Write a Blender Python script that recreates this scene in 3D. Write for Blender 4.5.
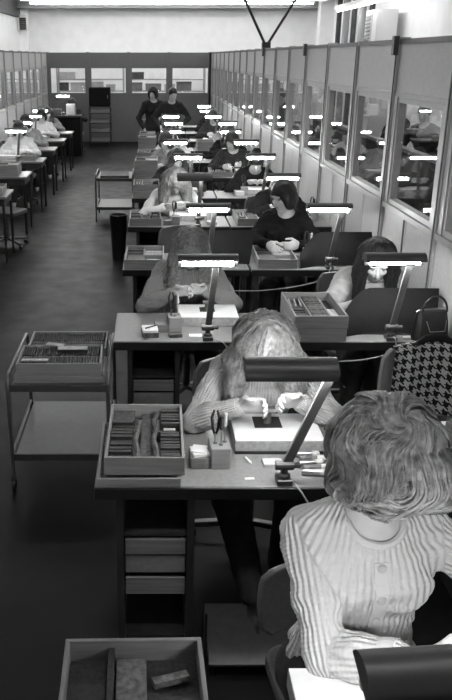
import bpy, math, random
import numpy as np
from mathutils import Vector, Matrix
random.seed(7)
PI = math.pi
for o in list(bpy.data.objects): bpy.data.objects.remove(o)
SC = bpy.context.scene
COL = SC.collection

# ------------------------------------------------------------------ camera, world, exposure
CAM_H = 2.2
FPX, PX, PY = 794.0, 150.0, 350.0           # focal length and principal point for the 452 x 700 frame
PITCH = math.radians(20.26)
cd = bpy.data.cameras.new('camera'); cam = bpy.data.objects.new('camera', cd); COL.objects.link(cam)
cam.location = (0, 0, CAM_H); cam.rotation_euler = (PI/2 - PITCH, 0, 0)
cd.sensor_fit = 'VERTICAL'; cd.sensor_height = 24.0
cd.lens = 24.0*FPX/700.0
cd.shift_x = (226-PX)/700.0; cd.shift_y = (PY-350)/700.0
cd.clip_start = 0.05; cd.clip_end = 200
SC.camera = cam
w = bpy.data.worlds.new('world'); SC.world = w; w.use_nodes = True
w.node_tree.nodes['Background'].inputs[0].default_value = (1, 1, 1, 1)
w.node_tree.nodes['Background'].inputs[1].default_value = 0.05
SC.view_settings.view_transform = 'Standard'; SC.view_settings.look = 'None'
SC.view_settings.gamma = 1.0; SC.view_settings.use_curve_mapping = False
SC.view_settings.exposure = 0.35
STRIP_POWER = 17.0       # hall ceiling tubes
TUBE_POWER = 100.0       # desk lamp tubes

# ------------------------------------------------------------------ materials (black-and-white photograph: greys only)
MATS = {}
def g3(v): return (v, v, v, 1)
def mat(name, v, rough=.6, spec=.4, metal=0., noise=.12, nscale=30., bump=0., stretch=None, emit=None, v2=None, detail=4.):
    if name in MATS: return MATS[name]
    m = bpy.data.materials.new(name); m.use_nodes = True; MATS[name] = m
    nt = m.node_tree; b = nt.nodes['Principled BSDF']
    b.inputs['Roughness'].default_value = rough; b.inputs['Specular IOR Level'].default_value = spec
    b.inputs['Metallic'].default_value = metal
    if emit is not None:
        b.inputs['Base Color'].default_value = g3(v)
        b.inputs['Emission Color'].default_value = (1, 1, 1, 1); b.inputs['Emission Strength'].default_value = emit
        return m
    tc = nt.nodes.new('ShaderNodeTexCoord'); n = nt.nodes.new('ShaderNodeTexNoise'); r = nt.nodes.new('ShaderNodeValToRGB')
    n.inputs['Scale'].default_value = nscale; n.inputs['Detail'].default_value = detail
    src = tc.outputs['Object']
    if stretch:
        mp = nt.nodes.new('ShaderNodeMapping'); mp.inputs['Scale'].default_value = stretch
        nt.links.new(src, mp.inputs['Vector']); src = mp.outputs['Vector']
    nt.links.new(src, n.inputs['Vector'])
    lo, hi = v*(1-noise), (v2 if v2 else v*(1+noise))
    r.color_ramp.elements[0].position = .3; r.color_ramp.elements[1].position = .7
    r.color_ramp.elements[0].color = g3(lo); r.color_ramp.elements[1].color = g3(hi)
    nt.links.new(n.outputs['Fac'], r.inputs['Fac']); nt.links.new(r.outputs['Color'], b.inputs['Base Color'])
    if bump:
        bp = nt.nodes.new('ShaderNodeBump'); bp.inputs['Strength'].default_value = bump; bp.inputs['Distance'].default_value = .004
        nt.links.new(n.outputs['Fac'], bp.inputs['Height']); nt.links.new(bp.outputs['Normal'], b.inputs['Normal'])
    return m
def math_node(nt, op, a, b=None):
    n = nt.nodes.new('ShaderNodeMath'); n.operation = op
    for i, q in enumerate((a, b)):
        if q is None: continue
        if isinstance(q, (int, float)): n.inputs[i].default_value = q
        else: nt.links.new(q, n.inputs[i])
    return n.outputs[0]
def glass_mat():
    m = bpy.data.materials.new('window_glass'); m.use_nodes = True; nt = m.node_tree; nt.nodes.clear()
    out = nt.nodes.new('ShaderNodeOutputMaterial'); mx = nt.nodes.new('ShaderNodeMixShader')
    tr = nt.nodes.new('ShaderNodeBsdfTransparent'); gl = nt.nodes.new('ShaderNodeBsdfGlossy'); fr = nt.nodes.new('ShaderNodeLayerWeight')
    tr.inputs[0].default_value = (.98, .98, .98, 1); gl.inputs['Roughness'].default_value = .015; gl.inputs[0].default_value = (1, 1, 1, 1)
    fr.inputs[0].default_value = .5
    fac = math_node(nt, 'ADD', math_node(nt, 'MULTIPLY', math_node(nt, 'POWER', fr.outputs['Facing'], 5.), .95), .04)
    nt.links.new(fac, mx.inputs[0]); nt.links.new(tr.outputs[0], mx.inputs[1]); nt.links.new(gl.outputs[0], mx.inputs[2])
    nt.links.new(mx.outputs[0], out.inputs[0]); return m
def floor_mat():
    m = mat('floor_linoleum', .008, .34, .07, nscale=1.3, noise=.4, v2=.015, detail=8)
    nt = m.node_tree; b = nt.nodes['Principled BSDF']; tc = nt.nodes.new('ShaderNodeTexCoord')
    n = nt.nodes.new('ShaderNodeTexNoise'); n.inputs['Scale'].default_value = 5; n.inputs['Detail'].default_value = 6
    mr = nt.nodes.new('ShaderNodeMapRange'); mr.inputs[3].default_value = .30; mr.inputs[4].default_value = .55
    nt.links.new(tc.outputs['Object'], n.inputs['Vector']); nt.links.new(n.outputs['Fac'], mr.inputs[0]); nt.links.new(mr.outputs[0], b.inputs['Roughness'])
    return m
def hound_mat():                                   # woven two-tone houndstooth: 4 dark + 4 light threads in a 2/2 twill
    m = bpy.data.materials.new('houndstooth_wool'); m.use_nodes = True; nt = m.node_tree; b = nt.nodes['Principled BSDF']
    b.inputs['Roughness'].default_value = .95; b.inputs['Specular IOR Level'].default_value = .1
    uv = nt.nodes.new('ShaderNodeUVMap'); uv.uv_map = 'cloth'; sp = nt.nodes.new('ShaderNodeSeparateXYZ')
    nt.links.new(uv.outputs[0], sp.inputs[0])
    i = math_node(nt, 'FLOOR', math_node(nt, 'MULTIPLY', sp.outputs[0], 8.)); j = math_node(nt, 'FLOOR', math_node(nt, 'MULTIPLY', sp.outputs[1], 8.))
    def fm(x, k): return math_node(nt, 'FLOORED_MODULO', x, float(k))
    wa = math_node(nt, 'LESS_THAN', fm(i, 8), 3.5); we = math_node(nt, 'LESS_THAN', fm(j, 8), 3.5)
    sel = math_node(nt, 'LESS_THAN', fm(math_node(nt, 'ADD', i, j), 4), 1.5)
    c = math_node(nt, 'ADD', math_node(nt, 'MULTIPLY', sel, wa), math_node(nt, 'MULTIPLY', math_node(nt, 'SUBTRACT', 1., sel), we))
    v = math_node(nt, 'ADD', math_node(nt, 'MULTIPLY', c, .36), .012)
    cb = nt.nodes.new('ShaderNodeCombineColor')
    for k in range(3): nt.links.new(v, cb.inputs[k])
    nt.links.new(cb.outputs[0], b.inputs['Base Color']); return m
def knit_mat(name, v, freq):                       # ribbed knit: relief follows the 'rib' coordinate stored on the mesh
    m = bpy.data.materials.new(name); m.use_nodes = True; nt = m.node_tree; b = nt.nodes['Principled BSDF']; MATS[name] = m
    b.inputs['Roughness'].default_value = .95; b.inputs['Specular IOR Level'].default_value = .1; b.inputs['Base Color'].default_value = g3(v)
    at = nt.nodes.new('ShaderNodeAttribute'); at.attribute_name = 'rib'; sp = nt.nodes.new('ShaderNodeSeparateXYZ')
    nt.links.new(at.outputs['Vector'], sp.inputs[0])
    s = math_node(nt, 'SINE', math_node(nt, 'MULTIPLY', sp.outputs[0], freq*2*PI))
    t = math_node(nt, 'SINE', math_node(nt, 'MULTIPLY', sp.outputs[1], 2*PI/.011))
    tc = nt.nodes.new('ShaderNodeTexCoord'); n = nt.nodes.new('ShaderNodeTexNoise'); n.inputs['Scale'].default_value = 240
    nt.links.new(tc.outputs['Object'], n.inputs['Vector'])
    h = math_node(nt, 'ADD', math_node(nt, 'ADD', s, math_node(nt, 'MULTIPLY', t, .22)), math_node(nt, 'MULTIPLY', n.outputs['Fac'], .7))
    bp = nt.nodes.new('ShaderNodeBump'); bp.inputs['Strength'].default_value = .55; bp.inputs['Distance'].default_value = .004
    nt.links.new(h, bp.inputs['Height']); nt.links.new(bp.outputs['Normal'], b.inputs['Normal']); return m

M = dict(
    floor=floor_mat(), glass=glass_mat(), hound=hound_mat(),
    wall_white=mat('white_plaster', .88, .85, .2, nscale=3, noise=.04),
    panel=mat('grey_painted_panel', .46, .5, .35, nscale=45, noise=.07),
    panel_back=mat('dark_grey_panel', .13, .5, .35, nscale=30, noise=.08),
    frame=mat('light_grey_frame', .36, .45, .4, noise=.06),
    frame_dark=mat('dark_frame', .10, .5, .4),
    beam=mat('ceiling_paint', .30, .8, .2, nscale=2, noise=.06), beam_dark=mat('dark_beam', .09, .6),
    desk_top=mat('desk_laminate', .19, .42, .45, nscale=60, noise=.12),
    desk_dark=mat('dark_stained_wood', .028, .5, .35, nscale=12, stretch=(1, 1, .1), noise=.3),
    edge=mat('black_edging', .012, .45, .4),
    drawer=mat('pale_tray_wood', .17, .6, .3, nscale=20, stretch=(.2, 2, 4), noise=.2),
    wood=mat('tray_wood', .23, .6, .3, nscale=18, stretch=(.3, .3, 4), noise=.16, bump=.1),
    wood2=mat('tray_wood_worn', .16, .6, .3, nscale=22, stretch=(.3, .3, 4), noise=.2, bump=.1),
    card=mat('dark_card', .022, .6, .35, noise=.5, nscale=80), card2=mat('grey_card', .10, .7, .3, noise=.5, nscale=60),
    card3=mat('pale_card', .42, .7, .3, noise=.2, nscale=60),
    paper=mat('white_paper', .80, .8, .2, noise=.04), paper2=mat('grey_paper', .5, .8, .2, noise=.08),
    pad_side=mat('pad_side', .30, .7, .3, nscale=60, noise=.2),
    black=mat('matt_black_board', .009, .8, .1, nscale=40, noise=.15), blackg=mat('black_leather', .016, .32, .5, nscale=70, noise=.2, bump=.4),
    steel=mat('steel', .45, .3, .5, metal=1., noise=.1), dsteel=mat('dark_steel', .14, .4, .5, metal=.8, noise=.15),
    lamp=mat('lamp_grey_enamel', .05, .38, .5, noise=.06), lamp_arm=mat('lamp_arm_enamel', .10, .4, .5, noise=.08), reflector=mat('white_reflector', .85, .5, .3, noise=.02),
    tube=mat('lit_desk_tube', .9, emit=TUBE_POWER), strip=mat('lit_hall_tube', .9, emit=STRIP_POWER),
    trolley=mat('trolley_metal', .05, .4, .5, noise=.15), tube_metal=mat('trolley_tube', .13, .35, .5, metal=.6),
    chair=mat('chair_vinyl', .10, .45, .4, nscale=90, noise=.15, bump=.1), chair_l=mat('pale_chair_ply', .19, .45, .4, nscale=15, stretch=(3, 3, .3)),
    cord=mat('grey_cord', .38, .5, .3), white_obj=mat('white_enamel', .66, .5, .3, noise=.04),
    skin=mat('skin', .50, .55, .35, nscale=25, noise=.05), lip=mat('lips', .22, .45, .4), eye=mat('eye_lid', .20, .4, .4),
    hair_blond=mat('hair_blond', .20, .5, .45, nscale=60, noise=.35), hair_fair=mat('hair_light_brown', .24, .45, .5, nscale=60, noise=.4),
    hair_dark=mat('hair_dark', .018, .35, .5, nscale=60, noise=.4), hair_mid=mat('hair_brown', .06, .4, .5, nscale=60, noise=.4),
    hair_fore=mat('hair_grey_blond', .27, .55, .4, nscale=60, noise=.4, bump=.8),
    cloth_white=mat('cloth_white', .62, .9, .1, noise=.06, nscale=22, bump=.5), cloth_pale=mat('cloth_pale_grey', .48, .9, .1, noise=.10, nscale=22, bump=.6),
    cloth_mid=mat('cloth_mid_grey', .24, .9, .1, noise=.2, nscale=26, bump=.6), cloth_dark=mat('cloth_charcoal', .035, .9, .1, noise=.2), cloth_black=mat('cloth_black', .014, .9, .1),
    trouser=mat('trouser_dark', .045, .9, .1, noise=.2),
    box_grey=mat('storage_box_grey', .20, .7, .2, noise=.15, nscale=8), box_dark=mat('storage_box_dark', .07, .7, .2, noise=.2, nscale=8),
    box_pale=mat('storage_box_pale', .48, .7, .2, noise=.1, nscale=8),
)
M['knit'] = knit_mat('ribbed_knit', .58, 1/.0135); M['knit_fine'] = knit_mat('fine_ribbed_knit', .42, 1/.011); M['knit_dark'] = knit_mat('dark_ribbed_knit', .24, 1/.011)

# ------------------------------------------------------------------ mesh builder
class MB:
    def __init__(s): s.v = []; s.f = []; s.uv = None
    def add(s, vs, fs):
        n = len(s.v); s.v += [tuple(q) for q in vs]; s.f += [tuple(i+n for i in q) for q in fs]; return s
    def obox(s, c, X, Y, Z):                       # centre and three half-axis vectors
        c, X, Y, Z = map(Vector, (c, X, Y, Z)); vs = [c+sx*X+sy*Y+sz*Z for sz in (-1, 1) for sy in (-1, 1) for sx in (-1, 1)]
        return s.add(vs, [(0, 2, 3, 1), (4, 5, 7, 6), (0, 1, 5, 4), (2, 6, 7, 3), (0, 4, 6, 2), (1, 3, 7, 5)])
    def box(s, x0, x1, y0, y1, z0, z1):
        return s.obox(((x0+x1)/2, (y0+y1)/2, (z0+z1)/2), ((x1-x0)/2, 0, 0), (0, (y1-y0)/2, 0), (0, 0, (z1-z0)/2))
    def bar(s, a, b, wd, th, side=(1, 0, 0)):       # flat bar from a to b
        a, b = Vector(a), Vector(b); d = b-a; sd = Vector(side); sd = (sd-d*(sd.dot(d)/d.length_squared)).normalized(); n = d.normalized().cross(sd)
        return s.obox((a+b)/2, sd*wd/2, n*th/2, d/2)
    def tube(s, pts, r, n=8, cap=True):
        pts = [Vector(p) for p in pts]; rs = r if isinstance(r, (list, tuple)) else [r]*len(pts)
        base = len(s.v); up = None
        for i, p in enumerate(pts):
            d = (pts[min(i+1, len(pts)-1)]-pts[max(i-1, 0)]).normalized()
            if up is None: up = Vector((0, 0, 1)) if abs(d.z) < .9 else Vector((1, 0, 0))
            u = (up-d*up.dot(d)).normalized(); up = u; v = d.cross(u)
            for k in range(n):
                a = 2*PI*k/n; s.v.append(tuple(p+rs[i]*(math.cos(a)*u+math.sin(a)*v)))
        for i in range(len(pts)-1):
            for k in range(n):
                a, b = base+i*n+k, base+i*n+(k+1) % n; s.f.append((a, b, b+n, a+n))
        if cap:
            s.f.append(tuple(base+k for k in range(n))[::-1]); s.f.append(tuple(base+(len(pts)-1)*n+k for k in range(n)))
        return s
    def lathe(s, prof, c=(0, 0, 0), n=14, axis='z'):
        base = len(s.v); c = Vector(c)
        for r, h in prof:
            for k in range(n):
                a = 2*PI*k/n; x, y = r*math.cos(a), r*math.sin(a)
                q = {'z': (x, y, h), 'x': (h, x, y), 'y': (x, h, y)}[axis]; s.v.append(tuple(c+Vector(q)))
        for i in range(len(prof)-1):
            for k in range(n):
                a, b = base+i*n+k, base+i*n+(k+1) % n; s.f.append((a, b, b+n, a+n))
        s.f.append(tuple(base+k for k in range(n))[::-1]); s.f.append(tuple(base+(len(prof)-1)*n+k for k in range(n)))
        return s
    def prism(s, poly, a, b, axis='y'):            # polygon in the plane across axis, extruded from a to b
        n = len(poly); mk = {'y': lambda p, t: (p[0], t, p[1]), 'x': lambda p, t: (t, p[0], p[1]), 'z': lambda p, t: (p[0], p[1], t)}[axis]
        vs = [mk(p, a) for p in poly]+[mk(p, b) for p in poly]
        return s.add(vs, [tuple(range(n)), tuple(range(n, 2*n))[::-1]]+[(i, i+n, (i+1) % n+n, (i+1) % n) for i in range(n)])
    def sheet(s, P, th):                            # grid of points P[i][j] thickened to th along its normals
        ni, nj = len(P), len(P[0]); Q = [[None]*nj for _ in range(ni)]
        for i in range(ni):
            for j in range(nj):
                du = Vector(P[min(i+1, ni-1)][j])-Vector(P[max(i-1, 0)][j]); dv = Vector(P[i][min(j+1, nj-1)])-Vector(P[i][max(j-1, 0)])
                nn = du.cross(dv); nn = nn.normalized() if nn.length > 1e-9 else Vector((0, 0, 1)); Q[i][j] = Vector(P[i][j])+nn*th
        I = lambda i, j, k: k*ni*nj+i*nj+j
        vs = [P[i][j] for i in range(ni) for j in range(nj)]+[Q[i][j] for i in range(ni) for j in range(nj)]; fs = []
        for i in range(ni-1):
            for j in range(nj-1):
                fs += [(I(i, j, 0), I(i, j+1, 0), I(i+1, j+1, 0), I(i+1, j, 0)), (I(i, j, 1), I(i+1, j, 1), I(i+1, j+1, 1), I(i, j+1, 1))]
        for i in range(ni-1): fs += [(I(i, 0, 0), I(i+1, 0, 0), I(i+1, 0, 1), I(i, 0, 1)), (I(i, nj-1, 0), I(i, nj-1, 1), I(i+1, nj-1, 1), I(i+1, nj-1, 0))]
        for j in range(nj-1): fs += [(I(0, j, 0), I(0, j, 1), I(0, j+1, 1), I(0, j+1, 0)), (I(ni-1, j, 0), I(ni-1, j+1, 0), I(ni-1, j+1, 1), I(ni-1, j, 1))]
        return s.add(vs, fs)
    def mesh(s, name, m, smooth=False):
        me = bpy.data.meshes.new(name); me.from_pydata(s.v, [], s.f)
        import bmesh
        b = bmesh.new(); b.from_mesh(me); bmesh.ops.recalc_face_normals(b, faces=b.faces); b.to_mesh(me); b.free()
        if smooth: me.shade_smooth(); me.set_sharp_from_angle(angle=.75)
        if m: me.materials.append(m)
        return me
    def build(s, name, m, parent=None, bevel=0, smooth=False, label=None):
        o = bpy.data.objects.new(name, s.mesh(name, m, smooth)); COL.objects.link(o)
        if parent: o.parent = parent
        if bevel:
            md = o.modifiers.new('bevel', 'BEVEL'); md.width = bevel; md.segments = 2; md.limit_method = 'ANGLE'
        elif smooth:
            md = None
        if label: o['label'] = label
        return o
def tag(o, label=None, cat=None, group=None, kind=None):
    if label: o['label'] = label
    if cat: o['category'] = cat
    if group: o['group'] = group
    if kind: o['kind'] = kind
    return o
def thing(name, label=None, cat=None, loc=(0, 0, 0), rz=0, group=None, kind=None):
    o = bpy.data.objects.new(name, None); COL.objects.link(o); o.empty_display_size = .1
    o.location = loc; o.rotation_euler = (0, 0, rz); return tag(o, label, cat, group, kind)
def copy_tree(o, parent=None):
    c = o.copy(); COL.objects.link(c)
    if parent is not None: c.parent = parent
    for ch in o.children: copy_tree(ch, c)
    return c
def place(proto, used, loc, rz=0, label=None, group=None):
    """first use moves the prototype itself, later uses copy it"""
    o = proto if proto.name not in used else copy_tree(proto)
    used.add(proto.name)
    o.location = loc; o.rotation_euler = (0, 0, rz)
    if label: o['label'] = label
    if group: o['group'] = group
    return o
USED = set()
ROWN = ['front', 'second', 'third', 'fourth', 'fifth', 'sixth', 'seventh', 'eighth', 'ninth', 'tenth', 'eleventh', 'twelfth', 'thirteenth']
# ------------------------------------------------------------------ the setting
XL, XR, YB = -2.8, 1.68, 22.6            # glazed partitions of the work room
HALL = dict(x0=-4.5, x1=6.0, y0=-5.0, y1=30.0, z=3.95)
SILL, HEAD, PTOP = 1.25, 1.95, 2.31
tag(MB().box(HALL['x0']-.2, HALL['x1']+.2, HALL['y0']-.2, HALL['y1']+.2, -.12, 0).build('floor', M['floor']), 'dark worn linoleum floor of the work room', None, None, 'structure')
tag(MB().box(HALL['x0']-.2, HALL['x1']+.2, HALL['y0']-.2, HALL['y1']+.2, HALL['z'], HALL['z']+.12).build('ceiling', M['beam']), 'pale hall ceiling high above the partitions', None, None, 'structure')
for nm, bx in dict(wall_far=(HALL['x0'], HALL['x1'], HALL['y1'], HALL['y1']+.15), wall_hall_right=(HALL['x1'], HALL['x1']+.15, HALL['y0'], HALL['y1']),
                   wall_hall_left=(HALL['x0']-.15, HALL['x0'], HALL['y0'], HALL['y1']), wall_near=(HALL['x0'], HALL['x1'], HALL['y0']-.15, HALL['y0'])).items():
    tag(MB().box(*bx, 0, HALL['z']).build(nm, M['wall_white']), 'white plastered hall wall, '+nm.replace('_', ' '), None, None, 'structure')
tag(MB().box(HALL['x0'], HALL['x1'], 28.6, 29.0, 3.72, 3.95).build('trim_1', M['beam']), 'ceiling beam across the far end of the hall', None, None, 'structure')
tag(MB().box(HALL['x0'], HALL['x0']+.10, 12, 29.2, 3.45, 3.95).build('trim_2', M['beam_dark']), 'dark beam along the left hall wall', None, None, 'structure')
tag(MB().box(-4.5, -4.2, 29.4, 29.8, 0, 3.95).build('trim_3', M['wall_white']), 'white column at the left end of the hall', None, None, 'structure')
tag(MB().box(5.55, 6.0, 28.0, 28.5, 0, 3.95).build('trim_4', M['wall_white']), 'white column by the right hall wall', None, None, 'structure')

WIN = [0]
def window(loc, axis, wd, pane_m=None):
    """one glazed light: frame and pane; axis 'y' runs along the room, 'x' across it; loc = lower near corner"""
    WIN[0] += 1
    t = thing('window_%d' % WIN[0], kind='structure', loc=loc)
    h = HEAD-SILL; d = .05; fw = .035
    def B(u0, u1, z0, z1, e=d/2):
        return MB().box(-e, e, u0, u1, z0, z1) if axis == 'y' else MB().box(u0, u1, -e, e, z0, z1)
    f = MB()
    for u0, u1, z0, z1 in ((0, fw, 0, h), (wd-fw, wd, 0, h), (fw, wd-fw, 0, fw), (fw, wd-fw, h-fw, h)):
        b = B(u0, u1, z0, z1); f.add(b.v, b.f)
    f.build('window_frame', M['frame'] if axis == 'y' else M['panel_back'], t, bevel=.003)
    B(fw, wd-fw, fw, h-fw, .003).build('pane', M['glass'], t)
    return t
def partition(name, x, ys, m, halves):
    t = thing(name, kind='structure'); th = .025
    lower = upper = mull = None
    for i in range(len(ys)-1):
        a, b = ys[i], ys[i+1]
        MB().box(x-th, x+th, a+.03, b-.03, HEAD+.03, PTOP-.03).build('panel', m, t)
        n = 2 if halves else 1
        for q in range(n):
            u0, u1 = a+.03+(b-a-.06)*q/n, a+.03+(b-a-.06)*(q+1)/n
            MB().box(x-th, x+th, u0+(.006 if q else 0), u1-(.006 if q < n-1 else 0), .10, SILL-.04).build('panel', m, t, bevel=.004)
        MB().box(x-.018, x+.018, a+.03, b-.03, .10, SILL-.04).build('panel_core', M['frame_dark'], t)
        MB().box(x-.032, x+.032, a+.03, a+.10, SILL, HEAD).build('jamb', M['frame'], t, bevel=.003)
        MB().box(x-.032, x+.032, b-.10, b-.03, SILL, HEAD).build('jamb', M['frame'], t, bevel=.003)
        MB().box(x-.04, x+.04, a+.03, b-.03, SILL-.04, SILL).build('sill_rail', M['frame'], t, bevel=.003)
        MB().box(x-.03, x+.03, a+.03, b-.03, HEAD, HEAD+.03).build('head_rail', M['frame'], t, bevel=.003)
        MB().box(x-.035, x+.035, a+.03, b-.03, PTOP-.03, PTOP).build('top_rail', M['frame_dark'], t)
        MB().box(x-.03, x+.03, a+.03, b-.03, 0, .10).build('kick_rail', M['frame_dark'], t)
        window((x, a+.10, SILL), 'y', b-a-.20)
    for y in ys:
        s = -1 if x > 0 else 1
        MB().box(x-.04, x+.04, y-.03, y+.03, 0, PTOP+.012).build('mullion', M['frame'], t, bevel=.004)
        MB().box(x+s*.04, x+s*.046, y-.006, y+.006, 0, PTOP).build('mullion_groove', M['frame_dark'], t)
    return t
BAY = 1.09
YS = [5.64+BAY*k for k in range(-4, 16)]           # right: 1.28 .. 21.99
pr = partition('wall_right', XR, YS+[YB-.05], M['panel'], True)
tag(pr, 'light grey partition with a row of windows beside the workers', None, None, 'structure')
pl = partition('wall_left', XL, [YB-.05-BAY*k for k in range(14, -1, -1)], M['panel'], False)
tag(pl, 'grey glazed partition on the far side of the aisle', None, None, 'structure')
for k, y in ((4, YS[4]), (7, YS[7]), (10, YS[10])):   # hangers on top of the right partition
    MB().box(XR-.07, XR-.035, y-.03, y+.03, PTOP-.10, PTOP+.02).build('bracket', M['lamp'], pr, bevel=.004)
# back partition
pb = thing('wall_back', 'dark partition with four windows across the end of the room', None, kind='structure')
xs = [-2.75+1.09*k for k in range(5)]
for i in range(4):
    a, b = xs[i], (xs[i+1] if i < 3 else XR-.04)
    MB().box(a+.05, b-.05, YB-.025, YB+.025, HEAD+.03, PTOP).build('panel', M['panel_back'], pb, bevel=.003)
    MB().box(a+.05, b-.05, YB-.025, YB+.025, 0, SILL-.03).build('panel', M['panel_back'], pb, bevel=.003)
    MB().box(a+.05, b-.05, YB-.04, YB+.04, SILL-.03, SILL).build('sill_rail', M['panel_back'], pb)
    MB().box(a+.05, b-.05, YB-.03, YB+.03, HEAD, HEAD+.03).build('head_rail', M['panel_back'], pb)
    window((a+.05, YB, SILL), 'x', b-a-.10)
for a in xs+[XR-.04]: MB().box(a-.05, a+.05, YB-.045, YB+.045, 0, PTOP+.01).build('mullion', M['panel_back'], pb, bevel=.004)

# hall ceiling tubes: rows of long twin fittings across the hall
def ceiling_light():
    t = thing('ceiling_light', '', 'ceiling light', group='rows of hall ceiling tubes')
    MB().box(-4.6, 4.6, -.11, .11, -.05, 0).build('housing', M['white_obj'], t)
    for s in (-.06, .06): MB().tube([(-4.55, s, -.085), (4.55, s, -.085)], .022, 8).build('tube', M['strip'], t)
    for k in range(4):
        x = -4.5+3*k; MB().box(x-.02, x+.02, -.09, .09, -.11, -.05).build('lamp_holder', M['white_obj'], t)
    return t
cl = ceiling_light()
for i, y in enumerate([1.2, 7.0, 12.5, 17.0, 20.5, 23.5, 25.8, 27.9]):
    place(cl, USED, (.7, y, 3.9), 0, 'long twin-tube ceiling light, number %s counted from the far hall wall' % ['one', 'two', 'three', 'four', 'five', 'six', 'seven', 'eight', 'nine', 'ten', 'eleven'][7-i])

# V-shaped hanger rods above the right partition
hr = thing('hanger_rods', 'black V-shaped hanger rods rising from the top of the right partition', 'hanger', (XR, 12.3, PTOP+.03))
for sx in (-.86, 1.0): MB().tube([(0, 0, 0), (sx, 0, HALL['z']-PTOP-.03)], .019, 6).build('rod', M['edge'], hr)
MB().box(-.06, .06, -.05, .05, -.03, .06).build('clamp', M['edge'], hr, bevel=.004)

# ventilation unit, pipes and strip on the right hall wall, louvre box on the left
vu = thing('ventilation_cabinet', 'tall white ventilation cabinet with louvres beyond the right partition', 'cabinet', (5.55, 20.6, 0))
MB().box(-.25, .25, -.5, .5, 0, 3.25).build('body', M['white_obj'], vu, bevel=.01)
for k in range(9): MB().obox((-.26, .2, 2.45+.085*k), (.02, 0, .02), (0, .2, 0), (.004, 0, -.004)).build('louvre', M['frame_dark'], vu)
MB().box(-.26, -.25, -.12, -.1, 2.3, 3.2).build('door_seam', M['frame'], vu)
for k in range(5):
    p = MB().tube([(5.72, 22.2+.95*k, 0), (5.72, 22.2+.95*k, 3.9)], .075+.02*(k % 2), 10).build('pipe', M['box_dark'] if k % 2 == 0 else M['frame'], smooth=True)
    tag(p, '%s vertical pipe beyond the partition, %s from the ventilation cabinet' % ('dark' if k % 2 == 0 else 'grey', ROWN[k].replace('front', 'first')), 'pipe', 'pipes on the hall wall')
st = thing('wall_strip_light', 'pale strip light hung lengthwise above the ventilation cabinet', 'strip light', (5.2, 20.75, 3.42))
MB().box(-.09, .09, -3.2, 3.2, 0, .1).build('housing', M['white_obj'], st); MB().tube([(0, -3.1, -.03), (0, 3.1, -.03)], .025, 8).build('tube', M['strip'], st)
for y in (-2.4, 0, 2.4): MB().tube([(0, y, .1), (0, y, .53)], .012, 6).build('hanger', M['frame_dark'], st)
lb = thing('louvre_box', 'small white wall box with a dark louvred grille, upper left', 'vent', (-4.24, 29.1, 3.03))
MB().box(-.26, .10, -.1, .1, 0, .5).build('body', M['white_obj'], lb, bevel=.01)
for k in range(6): MB().obox((-.06, -.11, .06+.065*k), (.11, 0, 0), (0, .012, .012), (0, -.012, .018)).build('louvre', M['box_dark'], lb)

# neighbouring room beyond the right windows: a low divider
ld = thing('low_divider', 'waist-high dark divider beyond the right windows', 'divider', (3.0, 10.5, 0))
for k in range(5): MB().box(-.03, .03, -4.5+1.8*k+.02, -4.5+1.8*(k+1)-.02, .08, 1.16).build('panel', M['box_dark'], ld, bevel=.004)
MB().box(-.05, .05, -4.5, 4.5, 1.16, 1.2).build('cap_rail', M['frame'], ld)
for k in range(6): MB().box(-.035, .035, -4.5+1.8*k-.02, -4.5+1.8*k+.02, 0, 1.16).build('post', M['frame_dark'], ld)
for k, (y, w_, h_) in enumerate(((7.6, .5, 1.1), (9.3, .35, 1.7), (12.1, .6, 1.0), (14.6, .4, 1.6))):
    n = thing('notice_board', ['small pale notice board with dark bar on wall beyond windows', 'tall pale wall sheet beyond the right windows', 'wide pale wall sheet beyond the right windows', 'narrow pale wall sheet far beyond the right windows'][k], 'notice board', (5.99, y, 1.5))
    MB().box(-.03, 0, -w_/2, w_/2, 0, h_).build('board', M['box_pale'], n); MB().box(-.045, -.03, -w_/2, w_/2, h_*.3, h_*.42).build('print_bar', M['box_dark'], n)

# storage racks and boxes behind the back windows
rk = random.Random(3); q = 0
for si, (x0, x1) in enumerate(((-2.7, -.75), (-.6, 1.6))):
    sh = thing('storage_rack', ['open metal rack with boxes behind the left pair of back windows', 'open metal rack with boxes behind the right pair of back windows'][si], 'rack', (x0, 24.2, 0))
    W_ = x1-x0
    for z in (.35, .85, 1.28, 1.60): MB().box(0, W_, 0, .5, z-.03, z).build('shelf', M['frame'], sh)
    for px in (0, W_-.04):
        for py in (0, .46): MB().box(px, px+.04, py, py+.04, 0, 1.9).build('post', M['frame'], sh)
    for zi, z in enumerate((.85, 1.28, 1.60)):
        x = x0+.08; q = 0
        while x < x1-.3:
            w_ = rk.uniform(.22, .46)
            if x+w_ > x1-.06: break
            if rk.random() < .82 and not (zi == 2 and rk.random() < .6):
                h_ = rk.uniform(.16, .25)
                b = thing('storage_box', '', 'box', (x+w_/2, 24.42, z), 0, 'boxes on the racks behind the back windows')
                mm = rk.choice(['box_grey', 'box_grey', 'box_dark', 'box_pale'])
                MB().box(-w_/2, w_/2, -.18, .18, 0, h_).build('body', M[mm], b, bevel=.006)
                MB().box(-w_/2-.004, w_/2+.004, -.184, .184, h_-.05, h_+.006).build('lid', M[mm], b, bevel=.004)
                q += 1
                b['label'] = '%s storage box, %s from left on %s shelf behind the %s back windows' % (
                    {'box_grey': 'grey', 'box_dark': 'dark', 'box_pale': 'pale'}[mm], ROWN[q-1].replace('front', 'first'), ['lower', 'middle', 'top'][zi], ['left', 'right'][si])
            x += w_+rk.uniform(.02, .10)
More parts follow.
